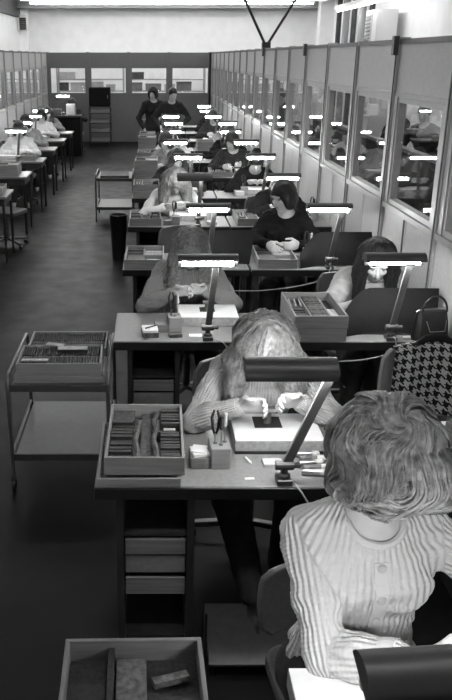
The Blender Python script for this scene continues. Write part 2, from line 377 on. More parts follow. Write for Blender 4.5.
# ------------------------------------------------------------------ people: smooth-blended volumes meshed with surface nets
def V3(*a): return np.array(a, dtype=np.float64)
def unit(a): return a/np.linalg.norm(a)
class Field:
    def __init__(s, lo, hi, vox):
        s.lo = np.array(lo, float); s.vox = vox
        s.n = np.ceil((np.array(hi, float)-s.lo)/vox).astype(int)+1
        s.F = np.full(s.n, .3, np.float32)
        s.ax = [s.lo[i]+vox*np.arange(s.n[i]) for i in range(3)]
    def sub(s, lo, hi, m):
        sl = []
        for i in range(3):
            a = int(max(0, math.floor((lo[i]-m-s.lo[i])/s.vox))); b = int(min(s.n[i], math.ceil((hi[i]+m-s.lo[i])/s.vox)+1)); sl.append(slice(a, max(a, b)))
        X = s.ax[0][sl[0]][:, None, None]; Y = s.ax[1][sl[1]][None, :, None]; Z = s.ax[2][sl[2]][None, None, :]
        return tuple(sl), X, Y, Z
    def merge(s, sl, d, k, op):
        f = s.F[sl]
        if f.size == 0: return
        if op == 'add':
            h = np.clip(.5+.5*(f-d)/k, 0, 1); s.F[sl] = f+(d-f)*h-k*h*(1-h)
        else:
            d = -d; h = np.clip(.5-.5*(f-d)/k, 0, 1); s.F[sl] = f+(d-f)*h+k*h*(1-h)
    def cone(s, a, b, ra, rb, k=.02, op='add', flat=None):
        a = np.asarray(a, float); b = np.asarray(b, float); R = max(ra, rb)
        sl, X, Y, Z = s.sub(np.minimum(a, b)-R, np.maximum(a, b)+R, k+2*s.vox+.012)
        d = b-a; L = max(d @ d, 1e-9)
        t = np.clip(((X-a[0])*d[0]+(Y-a[1])*d[1]+(Z-a[2])*d[2])/L, 0, 1)
        dx, dy, dz = X-a[0]-t*d[0], Y-a[1]-t*d[1], Z-a[2]-t*d[2]
        s.merge(sl, np.sqrt(dx*dx+dy*dy+dz*dz)-(ra+(rb-ra)*t), k, op)
    def ell(s, c, r, B=None, k=.02, op='add'):
        c = np.asarray(c, float); r = np.asarray(r, float); B = np.eye(3) if B is None else B      # rows of B = axes
        e = np.sqrt(((B*r[:, None])**2).sum(0))
        sl, X, Y, Z = s.sub(c-e, c+e, k+2*s.vox+.012)
        q = [(X-c[0])*B[i, 0]+(Y-c[1])*B[i, 1]+(Z-c[2])*B[i, 2] for i in range(3)]
        k0 = np.sqrt(sum((q[i]/r[i])**2 for i in range(3))); k1 = np.sqrt(sum((q[i]/r[i]**2)**2 for i in range(3)))+1e-9
        s.merge(sl, k0*(k0-1)/k1, k, op)
    def halfspace(s, p, n):                         # keep the side against n
        n = unit(np.asarray(n, float)); X, Y, Z = s.ax[0][:, None, None], s.ax[1][None, :, None], s.ax[2][None, None, :]
        s.F = np.maximum(s.F, ((X-p[0])*n[0]+(Y-p[1])*n[1]+(Z-p[2])*n[2]).astype(np.float32))
    def ripple(s, amp, freq, seed=0):
        r = np.random.RandomState(seed); X, Y, Z = s.ax[0][:, None, None], s.ax[1][None, :, None], s.ax[2][None, None, :]
        for i in range(4):
            q = r.normal(size=3); q = q/np.linalg.norm(q)*freq*(1+.6*i)*2*PI; ph = r.uniform(0, 6, 3)
            s.F += (amp/(1+.5*i)*np.sin(q[0]*X+ph[0]+1.3*np.sin(q[1]*Z*.7))*np.sin(q[1]*Y+ph[1])*np.sin(q[2]*Z+ph[2])).astype(np.float32)
    def sample(s, P):
        g = (P-s.lo)/s.vox; g = np.clip(g, 0, s.n-1.001); i = g.astype(int); f = g-i; out = 0
        for a in (0, 1):
            for b in (0, 1):
                for c in (0, 1):
                    out = out+s.F[i[:, 0]+a, i[:, 1]+b, i[:, 2]+c]*np.abs(1-a-f[:, 0])*np.abs(1-b-f[:, 1])*np.abs(1-c-f[:, 2])
        return out
    def grad(s, P):
        e = s.vox; G = np.stack([s.sample(P+e*np.eye(3)[i])-s.sample(P-e*np.eye(3)[i]) for i in range(3)], 1)
        return G/(np.linalg.norm(G, axis=1, keepdims=True)+1e-9)
    def mesh(s, name):
        F = s.F.copy(); F[0] = F[-1] = .3; F[:, 0] = F[:, -1] = .3; F[:, :, 0] = F[:, :, -1] = .3
        S = F < 0; n = np.array(F.shape)-1
        cnt = np.zeros(n, np.uint8); C8 = [(a, b, c) for a in (0, 1) for b in (0, 1) for c in (0, 1)]
        for a, b, c in C8: cnt += S[a:a+n[0], b:b+n[1], c:c+n[2]]
        act = (cnt > 0) & (cnt < 8); ai = np.argwhere(act); idx = np.full(n, -1, np.int32); idx[act] = np.arange(len(ai))
        pos = np.zeros((len(ai), 3)); num = np.zeros(len(ai))
        vals = {c: F[ai[:, 0]+c[0], ai[:, 1]+c[1], ai[:, 2]+c[2]] for c in C8}
        for c in C8:
            for ax in range(3):
                if c[ax]: continue
                d = list(c); d[ax] = 1; fa, fb = vals[c], vals[tuple(d)]; mk = (fa < 0) != (fb < 0)
                t = np.where(mk, fa/np.where(mk, fa-fb, 1), 0); p = np.tile(np.array(c, float), (len(ai), 1)); p[:, ax] += t
                pos += p*mk[:, None]; num += mk
        v = s.lo+s.vox*(ai+pos/num[:, None]); quads = []
        for ax in range(3):
            o1, o2 = [(1, 2), (2, 0), (0, 1)][ax]
            A = np.take(S, range(S.shape[ax]-1), ax); Bq = np.take(S, range(1, S.shape[ax]), ax); e = np.argwhere(A != Bq)
            e = e[(e[:, o1] > 0) & (e[:, o2] > 0) & (e[:, o1] < S.shape[o1]-1) & (e[:, o2] < S.shape[o2]-1)]
            fl = A[e[:, 0], e[:, 1], e[:, 2]]; cs = []
            for d1, d2 in ((-1, -1), (0, -1), (0, 0), (-1, 0)):
                q = e.copy(); q[:, o1] += d1; q[:, o2] += d2; cs.append(idx[q[:, 0], q[:, 1], q[:, 2]])
            cs = np.stack(cs, 1); cs[~fl] = cs[~fl][:, ::-1]; quads.append(cs)
        return np_mesh(name, v, np.concatenate(quads))
def np_mesh(name, v, quads):
    me = bpy.data.meshes.new(name); me.vertices.add(len(v)); me.vertices.foreach_set('co', np.asarray(v, np.float32).ravel())
    k = quads.shape[1]; me.loops.add(quads.size); me.loops.foreach_set('vertex_index', quads.astype(np.int32).ravel())
    me.polygons.add(len(quads)); me.polygons.foreach_set('loop_start', np.arange(len(quads), dtype=np.int32)*k)
    me.update(calc_edges=True); me.validate(); me.shade_smooth(); return me
def mobj(name, me, m, parent=None):
    if m and not len(me.materials): me.materials.append(m)
    o = bpy.data.objects.new(name, me); COL.objects.link(o)
    if parent: o.parent = parent
    return o
def strands(field, seeds, drift, steps, step, rad, seed=0, crown=None, curl=0., lift=.002, grav=1., clump=1, swirl=0.):
    """hair strands: walk over the field's surface following gravity and a drift away from the crown"""
    r = np.random.RandomState(seed); P = seeds.copy(); N = len(P); off = r.uniform(-.5, 1, N)*lift; path = []
    ph = r.uniform(0, 6.28, N); ww = r.normal(0, 1, (N, 3)); rep = (np.arange(N)//clump)*clump; ph = ph[rep]+r.normal(0, .15, N); ww = ww[rep]+r.normal(0, .15, (N, 3)); off = off[rep]+r.normal(0, .0012, N)*(clump > 1)
    for it in range(steps):
        for _ in range(2):
            n = field.grad(P); P = P-n*(field.sample(P)-off)[:, None]
        path.append(P.copy()); n = field.grad(P)
        d = np.tile(np.array([0, 0, -grav]), (N, 1))+ww*.18
        if crown is not None: q = P-crown; d = d+q/(np.linalg.norm(q, axis=1, keepdims=True)+1e-6)*.9
        d = d+drift
        if swirl: d = d+swirl*np.stack([np.sin(P[:, 1]*31+seed)+np.sin(P[:, 2]*47), np.sin(P[:, 2]*34+1+seed)+np.sin(P[:, 0]*43+2), np.sin(P[:, 0]*29+3)+np.sin(P[:, 1]*45+1)], 1)
        d = d-n*(d*n).sum(1, keepdims=True)
        if curl: sd = np.cross(n, d); d = d*.7+sd*(np.sin(ph+it*.42)*curl)[:, None]+n*(np.cos(ph+it*.9)*curl*.25)[:, None]
        P = P+d/(np.linalg.norm(d, axis=1, keepdims=True)+1e-6)*step
    path = np.stack(path, 1)                        # N, steps, 3
    T = np.gradient(path, axis=1); T /= np.linalg.norm(T, axis=2, keepdims=True)+1e-9
    U = np.cross(T, r.normal(size=(N, 1, 3))); U /= np.linalg.norm(U, axis=2, keepdims=True)+1e-9; W = np.cross(T, U)
    taper = (rad*np.array([.5]+[1]*(steps-2)+[.25]))[None, :, None]; vs = []
    for k in range(3):
        a = 2*PI*k/3; vs.append(path+taper*(math.cos(a)*U+math.sin(a)*W))
    v = np.stack(vs, 2).reshape(-1, 3)
    i = np.arange(N)[:, None, None]*steps*3+np.arange(steps-1)[None, :, None]*3; k = np.arange(3)[None, None, :]; k2 = (k+1) % 3
    return v, np.stack([i+k, i+k2, i+3+k2, i+3+k], 3).reshape(-1, 4)
def ik(S, W, a, b, pole):
    d = W-S; L = min(np.linalg.norm(d), (a+b)*.995); u = unit(d); x = (a*a-b*b+L*L)/(2*L); h = math.sqrt(max(a*a-x*x, 0))
    p = pole-u*(pole @ u); return S+u*x+unit(p)*h, S+u*L
def hand(F, Wr, h, nrm, side, curl=.5, spread=1., k=.005, thumb=.6, grow=0.):
    """palm, four jointed fingers of unequal length and a thumb; side = towards the thumb"""
    h = unit(h); side = unit(side-h*(side @ h)); nrm = np.cross(h, side) if nrm is None else unit(nrm-h*(nrm @ h)-side*(nrm @ side))
    B = np.stack([side, h, nrm])
    F.ell(Wr+.045*h, (.038, .055, .017), B, .02)
    F.ell(Wr+.07*h, (.036, .032, .014), B, .01)
    for i, (s, L, r) in enumerate(((.028, .070, .0085), (.0095, .078, .009), (-.009, .073, .0085), (-.026, .058, .0075))):
        p = Wr+.082*h+side*s-nrm*.002; a = curl*(.6+.12*i); dirn = unit(h+side*s*3.*spread)
        for j, fr in enumerate((.46, .30, .24)):
            d = math.cos(a)*dirn+math.sin(a)*nrm; q = p+d*L*fr*1.05; F.cone(p, q, r*(1-.10*j), r*(.92-.10*j), k if j else .010); p = q; a += curl*(.9-.2*j)
    p = Wr+.018*h+side*.026; d1 = unit(h*.75+side*.75+nrm*thumb); q = p+d1*.040; F.cone(p, q, .014, .0115, .014)
    d2 = unit(h*1.0+side*.10+nrm*thumb*1.1); q2 = q+d2*.030; F.cone(q, q2, .011, .0095, k); F.cone(q2, q2+unit(h+nrm*.4*thumb-side*.1)*.022, .0095, .007, k)
def head_frame(hp, hy, roll=0.):
    f = V3(math.sin(hy)*math.cos(hp), -math.cos(hy)*math.cos(hp), -math.sin(hp)); x = unit(V3(math.cos(hy), math.sin(hy), 0)+V3(0, 0, roll)); x = unit(x-f*(x @ f)); u = np.cross(f, x)
    return x, f, u
def figure(vox=.012, lean=.25, hp=.6, hy=0., roll=0., wl=None, wr=None, pole_l=(-1, .3, -.5), pole_r=(1, .3, -.5), curl=.7, hair='long', sit=True, slim=1.0, twist=0.,
           sleeves='long', fine=False, seed=0, knees=None, parts=('top', 'legs', 'hair'), neck_fwd=.35, neck=.075, scoop=.45):
    """returns {part: mesh}, with joints; the figure sits at the origin facing -Y"""
    J = {}
    pz = .55 if sit else .93; P = V3(0, 0, pz)
    u1, u2, u3 = [V3(0, -math.sin(lean*q), math.cos(lean*q)) for q in (.6, 1.1, 1.5)]
    waist = P+.17*u1; chest = waist+.17*u2; nb = chest+.135*u3
    ct, st_ = math.cos(twist), math.sin(twist); X = V3(ct, st_, 0)
    SL, SR = nb-.062*u3-.156*slim*X, nb-.062*u3+.156*slim*X
    un = unit(u3+V3(0, -neck_fwd*hp, 0)); hx, hf, hu = head_frame(hp, hy, roll); hb = nb+neck*un; HC = hb+hu*.085+hf*.022
    HB = np.stack([hx, hf, hu]); H = lambda a, b, c: HC+hx*a+hf*b+hu*c
    wl = V3(-.12, -.36, .84) if wl is None else np.array(wl, float); wr = V3(.12, -.36, .84) if wr is None else np.array(wr, float)
    EL, WL = ik(SL, wl, .275, .235, np.array(pole_l, float)); ER, WR = ik(SR, wr, .275, .235, np.array(pole_r, float))
    if knees is None: knees = ((V3(-.11, -.42, .50), V3(-.12, -.36, .09)), (V3(.11, -.42, .50), V3(.12, -.38, .09))) if sit else ((V3(-.09, -.03, .48), V3(-.10, .02, .08)), (V3(.09, -.02, .48), V3(.11, .0, .08)))
    hips = (P+V3(-.085, 0, -.03), P+V3(.085, 0, -.03))
    pts = np.array([P, nb, HC, EL, WL, ER, WR]+[q for kn in knees for q in kn]); lo, hi = pts.min(0)-.24, pts.max(0)+.24; lo[2] = max(lo[2], -.02)
    def torso(F, g, k=.05):
        B1 = np.stack([X, np.cross(u1, X), u1]); B2 = np.stack([X, np.cross(u2, X), u2]); B3 = np.stack([X, np.cross(u3, X), u3])
        F.ell(P+.02*u1, np.array([.165*slim, .118, .14])+g, B1, k)
        F.ell(waist, np.array([.130*slim, .098, .14])+g, B2, k)
        F.ell(chest-.02*u2, np.array([.155*slim, .108, .17])+g, B2, k)
        for s in (-1, 1): F.ell(chest-.02*u2+X*s*.068-np.cross(u2, X)*.078, np.array([.066, .055, .066])+g, B2, .04)
        F.cone(SL+X*.04, nb-.035*u3, .050+g, .050+g, .05); F.cone(SR-X*.04, nb-.035*u3, .050+g, .050+g, .05); F.ell(nb-.06*u3, np.array([.13*slim, .075, .075])+g, B3, .05)
    def arm(F, S, E, W, g, t=1., k=.03):
        F.cone(S, S+(E-S)*.5, .048+g, .041+g, .05); F.cone(S+(E-S)*.5, E, .041+g, .036+g, k); F.cone(E, E+(W-E)*.35, .036+g, .036+g, k)
        F.cone(E+(W-E)*.35, E+(W-E)*t, .036+g, .036+g+(.025-.036)*(t-.35)/.65, k)
    # body
    F = Field(lo, hi, vox); torso(F, -.004); arm(F, SL, EL, WL, -.003); arm(F, SR, ER, WR, -.003)
    for (kn, an), hp_ in zip(knees, hips):
        F.cone(hp_, kn, .085, .056, .04); F.cone(kn, kn+(an-kn)*.35, .054, .054, .03); F.cone(kn+(an-kn)*.35, an, .054, .034, .03)
        F.cone(an+V3(0, .02, -.035), an+V3(0, -.13, -.055), .032, .026, .02)
    F.cone(nb-.03*u3, hb+hu*.02, .056, .050, .035)
    F.ell(H(0, -.012, .025), (.073, .090, .082), HB, .02); F.ell(H(0, .026, -.035), (.057, .062, .078), HB, .02); F.ell(H(0, .060, -.090), (.026, .022, .020), HB, .02)
    if vox < .011 or fine:
        for s in (-1, 1):
            F.ell(H(s*.034, .058, -.024), (.024, .024, .022), HB, .015); F.ell(H(s*.031, .100, .012), (.018, .017, .012), HB, .012, 'sub')
            F.ell(H(s*.075, -.006, -.008), (.010, .020, .031), HB, .006); F.ell(H(s*.030, .080, .032), (.024, .012, .008), HB, .010)
        F.cone(H(0, .084, .010), H(0, .105, -.026), .008, .0115, .010); F.ell(H(0, .098, -.030), (.017, .012, .009), HB, .008)
        F.ell(H(0, .083, -.053), (.023, .010, .006), HB, .005); F.ell(H(0, .081, -.063), (.020, .011, .007), HB, .005)
    else: F.cone(H(0, .084, .010), H(0, .105, -.026), .009, .013, .012)
    for S, E, W, s in ((SL, EL, WL, 1), (SR, ER, WR, -1)):
        h = unit(W-E); dn = V3(0, 0, -1); h2 = unit(h+dn*.25) if sit else unit(h); inward = V3(s, 0, 0); sd = unit(inward*.8+V3(0, -.5, .45) if sit else V3(0, -1, 0)); sd = unit(sd-h2*(sd @ h2))
        nrm = np.cross(h2, sd)*s; nrm = nrm if (nrm[2] < 0 or not sit) else -nrm
        hand(F, W, h2, nrm, sd, curl)
    out = {'body': F.mesh('body')}
    # clothing
    if 'top' in parts:
        T = Field(lo, hi, vox); torso(T, .010); tt = {'long': .93, 'short': None, 'pushed': .70}[sleeves]
        for S, E, W in ((SL, EL, WL), (SR, ER, WR)):
            if tt: arm(T, S, E, W, .010, tt)
            else: T.cone(S, S+(E-S)*.62, .067, .064, .05)
        T.ripple(.0065, 9, seed)
        T.cone(nb-.005*u3, nb+.30*un, .062, .14, .012, 'sub'); T.ell(nb+V3(0, -.075, -.012)*scoop+V3(0, 0, .02), (.068, .075, .055), None, .012, 'sub')
        T.halfspace(P-V3(0, 0, .10 if sit else .22), (0, 0, -1))
        out['top'] = T.mesh('top'); J['T'] = T
    if 'legs' in parts:
        L = Field(lo, hi, vox); L.ell(P, (.185*slim, .135, .13), None, .04)
        for (kn, an), hp_ in zip(knees, hips):
            L.cone(hp_, kn, .100, .072, .05); L.cone(kn, kn+(an-kn)*.92, .070, .056, .03)
        L.ripple(.004, 7, seed+5); L.halfspace(waist-.02*u1, (0, 0, 1)); out['legs'] = L.mesh('legs')
        for i, (kn, an) in enumerate(knees):
            if vox < .011:
                G = Field(an-.2, an+.2, .008); G.cone(an+V3(0, .03, -.03), an+V3(0, -.06, -.045), .045, .040, .02); G.cone(an+V3(0, -.06, -.05), an+V3(0, -.15, -.06), .040, .028, .03); G.halfspace(an+V3(0, 0, -.085), (0, 0, -1)); out['shoe%d' % i] = G.mesh('shoe')
    # hair
    hlo, hhi = HC-.34, HC+.22; Hf = Field(hlo, hhi, min(vox, .009)); crown = H(0, -.05, .12)
    def face_cut(w=.056, top=.062, depth=.09): Hf.ell(H(0, .105, top-.105), (w, depth, .105), HB, .02, 'sub')
    if hair == 'bouffant':
        Hf.ell(H(0, -.022, .046), (.122, .128, .108), HB, .03); Hf.ell(H(0, .045, .042), (.095, .088, .076), HB, .04); Hf.ell(H(0, -.070, -.005), (.102, .078, .090), HB, .04)
        for s in (-1, 1): Hf.ell(H(s*.088, -.005, .005), (.044, .080, .066), HB, .03); Hf.ell(H(s*.07, .09, .045), (.05, .055, .05), HB, .03)
        Hf.ripple(.011, 7.5, seed); face_cut(.062, .005, .085)
    elif hair in ('long', 'longfall'):
        big = .014 if hair == 'longfall' else 0
        Hf.ell(H(0, -.016, .030), (.088+big, .104+big, .098+big), HB, .02)
        for s in (-1, 1):
            a = H(s*.066, .01, .03); b = H(s*(.088+big), .035, -.055); c = b+V3(s*.012, -.015, -.20) if hair == 'long' else b+V3(s*.02, -.03, -.13)
            Hf.cone(a, b, .040+big, .040+big, .03); Hf.cone(b, c, .040+big, .024+big, .03)
            a2 = H(s*.058, -.06, .0); c2 = a2+V3(s*.045, .05, -.20); Hf.cone(a2, c2, .052+big, .030, .04)
        Hf.cone(H(0, -.085, 0), nb+V3(0, .07, -.08), .062, .05, .05)
        Hf.ripple(.005 if hair == 'long' else .007, 10, seed); face_cut(.050 if hair == 'long' else .040, .055)
    elif hair == 'bob':
        Hf.ell(H(0, -.016, .030), (.092, .108, .100), HB, .02)
        for s in (-1, 1): Hf.ell(H(s*.068, -.005, -.035), (.038, .070, .075), HB, .03)
        Hf.ell(H(0, -.07, -.035), (.080, .055, .085), HB, .03); Hf.ripple(.004, 10, seed); face_cut(.060, .042, .085)
    elif hair == 'bun':
        Hf.ell(H(0, -.016, .032), (.084, .100, .094), HB, .02); Hf.ell(H(0, -.10, .07), (.05, .05, .05), HB, .015); Hf.ripple(.003, 10, seed); Hf.ell(H(0, .07, -.06), (.085, .075, .098), HB, .02, 'sub')
    else:
        Hf.ell(H(0, -.020, .036), (.082, .096, .090), HB, .02); Hf.ripple(.003, 12, seed); Hf.ell(H(0, .07, -.06), (.085, .075, .095), HB, .02, 'sub')
    me = Hf.mesh('hair'); out['hair'] = me
    J.update(dict(HC=HC, HB=HB, H=H, nb=nb, u3=u3, un=un, SL=SL, SR=SR, EL=EL, ER=ER, WL=WL, WR=WR, Hf=Hf, crown=crown, P=P, waist=waist, chest=chest, X=X, hf=hf))
    return out, J
def hair_strands(J, me, n, steps, step, rad, seed, curl, lift, grav=1., drift=(0, 0, 0), clump=1, tight=.004, swirl=0.):
    r = np.random.RandomState(seed); nv = len(me.vertices); co = np.empty(nv*3, np.float32); me.vertices.foreach_get('co', co); co = co.reshape(-1, 3).astype(float)
    up = co[(co-J['HC']) @ J['HB'][2] > -.16]; ids = np.repeat(r.randint(0, len(up), n//clump+1), clump)[:n]; sd = up[ids]+r.normal(0, tight, (n, 3))
    v, q = strands(J['Hf'], sd, np.array(drift, float), steps, step, rad, seed, J['crown'], curl, lift, grav, clump, swirl); return np_mesh('hair_strands', v, q)
def assemble(out, J, label, loc, rz, top, legs, hair, skin=None, group=None, n_strand=0, strand=None, eyes=False, top_name='sweater', shoe=None):
    p = mobj('person', out['body'], None); p.data.materials.clear(); p.data.materials.append(skin or M['skin'])
    p.location = loc; p.rotation_euler = (0, 0, rz); tag(p, label, 'person', group)
    if 'top' in out: mobj(top_name, out['top'], top, p)
    if 'legs' in out: mobj('trousers', out['legs'], legs, p)
    for k in ('shoe0', 'shoe1'):
        if k in out: mobj('shoe', out[k], shoe or M['blackg'], p)
    h = mobj('hair', out['hair'], hair, p)
    if strand is not None: s = mobj('hair_strands', strand, hair, h); s['kind'] = 'stuff'
    if eyes:
        for s in (-1, 1):
            c = J['H'](s*.031, .078, .010); e = MB(); n = 10
            e.lathe([(.0105*math.sin(PI*(i+.25)/6.5), -.0105*math.cos(PI*(i+.25)/6.5)) for i in range(7)], tuple(c), n); e.build('eye', M['eye'], p, smooth=True)
        q = MB(); q.tube([tuple(J['H'](x, .0925-abs(x)*.35, -.058+.002*abs(x)/.02)) for x in (-.02, -.01, 0, .01, .02)], [.002, .005, .006, .005, .002], 6); q.build('lips', M['lip'], p, smooth=True)
    return p
# ------------------------------------------------------------------ furniture prototypes
ROW = lambda r: .95+1.555*r                # front edge of desk row r
DX0, DW, DD, DH = -.20, .925, .52, .75     # left desk's left edge, desk width, depth, height
def make_desk(pedestal_left=True):
    t = thing('work_desk', '', 'desk', group='work desks in the middle rows'); W_ = DW
    MB().box(0, W_, .004, DD, DH-.028, DH).build('top', M['desk_top'], t, bevel=.006)
    MB().box(0, W_, -.006, .004, DH-.05, DH-.003).build('front_edge', M['edge'], t, bevel=.003)
    MB().box(.02, W_-.02, .02, DD-.03, DH-.055, DH-.028).build('under_frame', M['desk_dark'], t)
    x0 = .075 if pedestal_left else W_-.365; x1 = x0+.29
    for x in (x0, x1-.028): MB().box(x, x+.028, .02, DD-.03, .012, DH-.055).build('side_panel', M['desk_dark'], t, bevel=.003)
    MB().box(x0+.028, x1-.028, DD-.05, DD-.03, .012, DH-.055).build('back_panel', M['desk_dark'], t)
    for z in (.05, .52): MB().box(x0+.028, x1-.028, .04, DD-.05, z, z+.014).build('shelf', M['desk_dark'], t)
    for z, h, y, m in ((.445, .065, .030, 'drawer'), (.355, .075, .042, 'desk_top'), (.265, .075, .030, 'drawer')):
        d = MB().box(x0+.032, x1-.032, y, y+.014, z, z+h).build('drawer_front', M[m], t, bevel=.003)
        MB().box(x0+.034, x1-.034, y+.014, DD-.06, z, z+.01).build('drawer_bottom', M['desk_dark'], d)
        MB().box(x0+.034, x0+.042, y+.014, DD-.06, z+.01, z+h*.8).box(x1-.042, x1-.034, y+.014, DD-.06, z+.01, z+h*.8).build('drawer_sides', M['desk_dark'], d)
    lx = W_-.06 if pedestal_left else .02
    for y in (.03, DD-.07): MB().box(lx, lx+.04, y, y+.04, .012, DH-.055).build('leg', M['desk_dark'], t, bevel=.003)
    MB().box(lx+.01, lx+.03, .07, DD-.07, .12, .16).build('stretcher', M['desk_dark'], t)
    for x in (x0+.014, x1-.014, lx+.02):
        for y in (.05, DD-.05): MB().lathe([(.014, 0), (.014, .013)], (x, y, 0), 8).build('foot', M['edge'], t)
    return t
DESK_L, DESK_R = make_desk(True), make_desk(False)
def make_table():
    t = thing('side_table', '', 'desk', group='tables along the left partition'); W_ = 1.15
    MB().box(0, W_, 0, .56, .722, .75).build('top', M['desk_top'], t, bevel=.006); MB().box(.03, W_-.03, .03, .53, .64, .722).build('apron', M['desk_dark'], t)
    for x in (.04, W_-.04):
        for y in (.04, .52): MB().tube([(x, y, 0), (x, y, .66)], .016, 8).build('leg', M['edge'], t, smooth=True)
    MB().box(.04, .34, .04, .5, .12, .64).build('drawer_unit', M['desk_dark'], t, bevel=.004)
    return t
TABLE = make_table()
def make_lamp(tilt, adx, ady, hx, group='lit desk lamps'):
    """clamp base, jointed flat arm, trough hood with a lit tube; tilt > 0 turns the opening to -Y"""
    t = thing('desk_lamp', '', 'desk lamp', group=group)
    MB().box(-.028, .028, -.03, .035, 0, .022).lathe([(.022, .022), (.022, .034), (.014, .04), (.014, .062)], (0, 0, 0), 12).build('base', M['dsteel'], t, bevel=.003)
    MB().lathe([(.016, -.034), (.018, -.030), (.018, .030), (.016, .034)], (0, 0, .07), 12, 'x').build('joint', M['dsteel'], t)
    MB().tube([(.034, 0, .07), (.056, 0, .07)], [.010, .013], 8).build('knob', M['dsteel'], t)
    top = Vector((adx, ady, .42)); MB().bar((0, 0, .06), top, .034, .016, (1, 0, 0)).build('arm', M['lamp_arm'], t, bevel=.003)
    MB().lathe([(.013, -.026), (.013, .026)], tuple(top), 10, 'x').build('hood_joint', M['dsteel'], t)
    c, s = math.cos(tilt), math.sin(tilt)
    def R(y, z): return (top.y-.0+y*c+(z)*s, top.z+.012-y*s*1.0+z*c)   # local (y, z): z up out of the hood's back
    L, r = .31, .052; n = 18; cx = top.x+hx
    prof_o = [(r*math.cos(PI*k/n), .86*r*math.sin(PI*k/n)) for k in range(n+1)]; prof_i = [(q[0]*.93, q[1]*.92) for q in prof_o]
    poly = [R(*q) for q in prof_o]+[R(*q) for q in prof_i[::-1]]
    hood = MB().prism(poly, cx-L/2, cx+L/2, 'x').build('hood', M['lamp'], t, smooth=True)
    for x in (cx-L/2-.004, cx+L/2): MB().prism([R(*q) for q in prof_o], x, x+.004, 'x').build('end_cap', M['lamp'], hood)
    MB().prism([R(q[0]*.985, q[1]*.985) for q in prof_i]+[R(q[0]*.95, q[1]*.93) for q in prof_i[::-1]], cx-L/2+.002, cx+L/2-.002, 'x').build('reflector', M['reflector'], hood)
    y, z = R(0, -.007); MB().tube([(cx-L/2+.02, y, z), (cx+L/2-.02, y, z)], .0135, 10).build('tube', M['tube'], t, smooth=True)
    for x in (cx-L/2, cx+L/2-.02): MB().lathe([(.016, 0), (.016, .02)], (x, y, z), 10, 'x').build('socket', M['white_obj'], t)
    MB().bar((top.x, top.y, top.z), (top.x, R(0, r*.86)[0], R(0, r*.86)[1]), .02, .012).build('bracket', M['dsteel'], t)
    return t
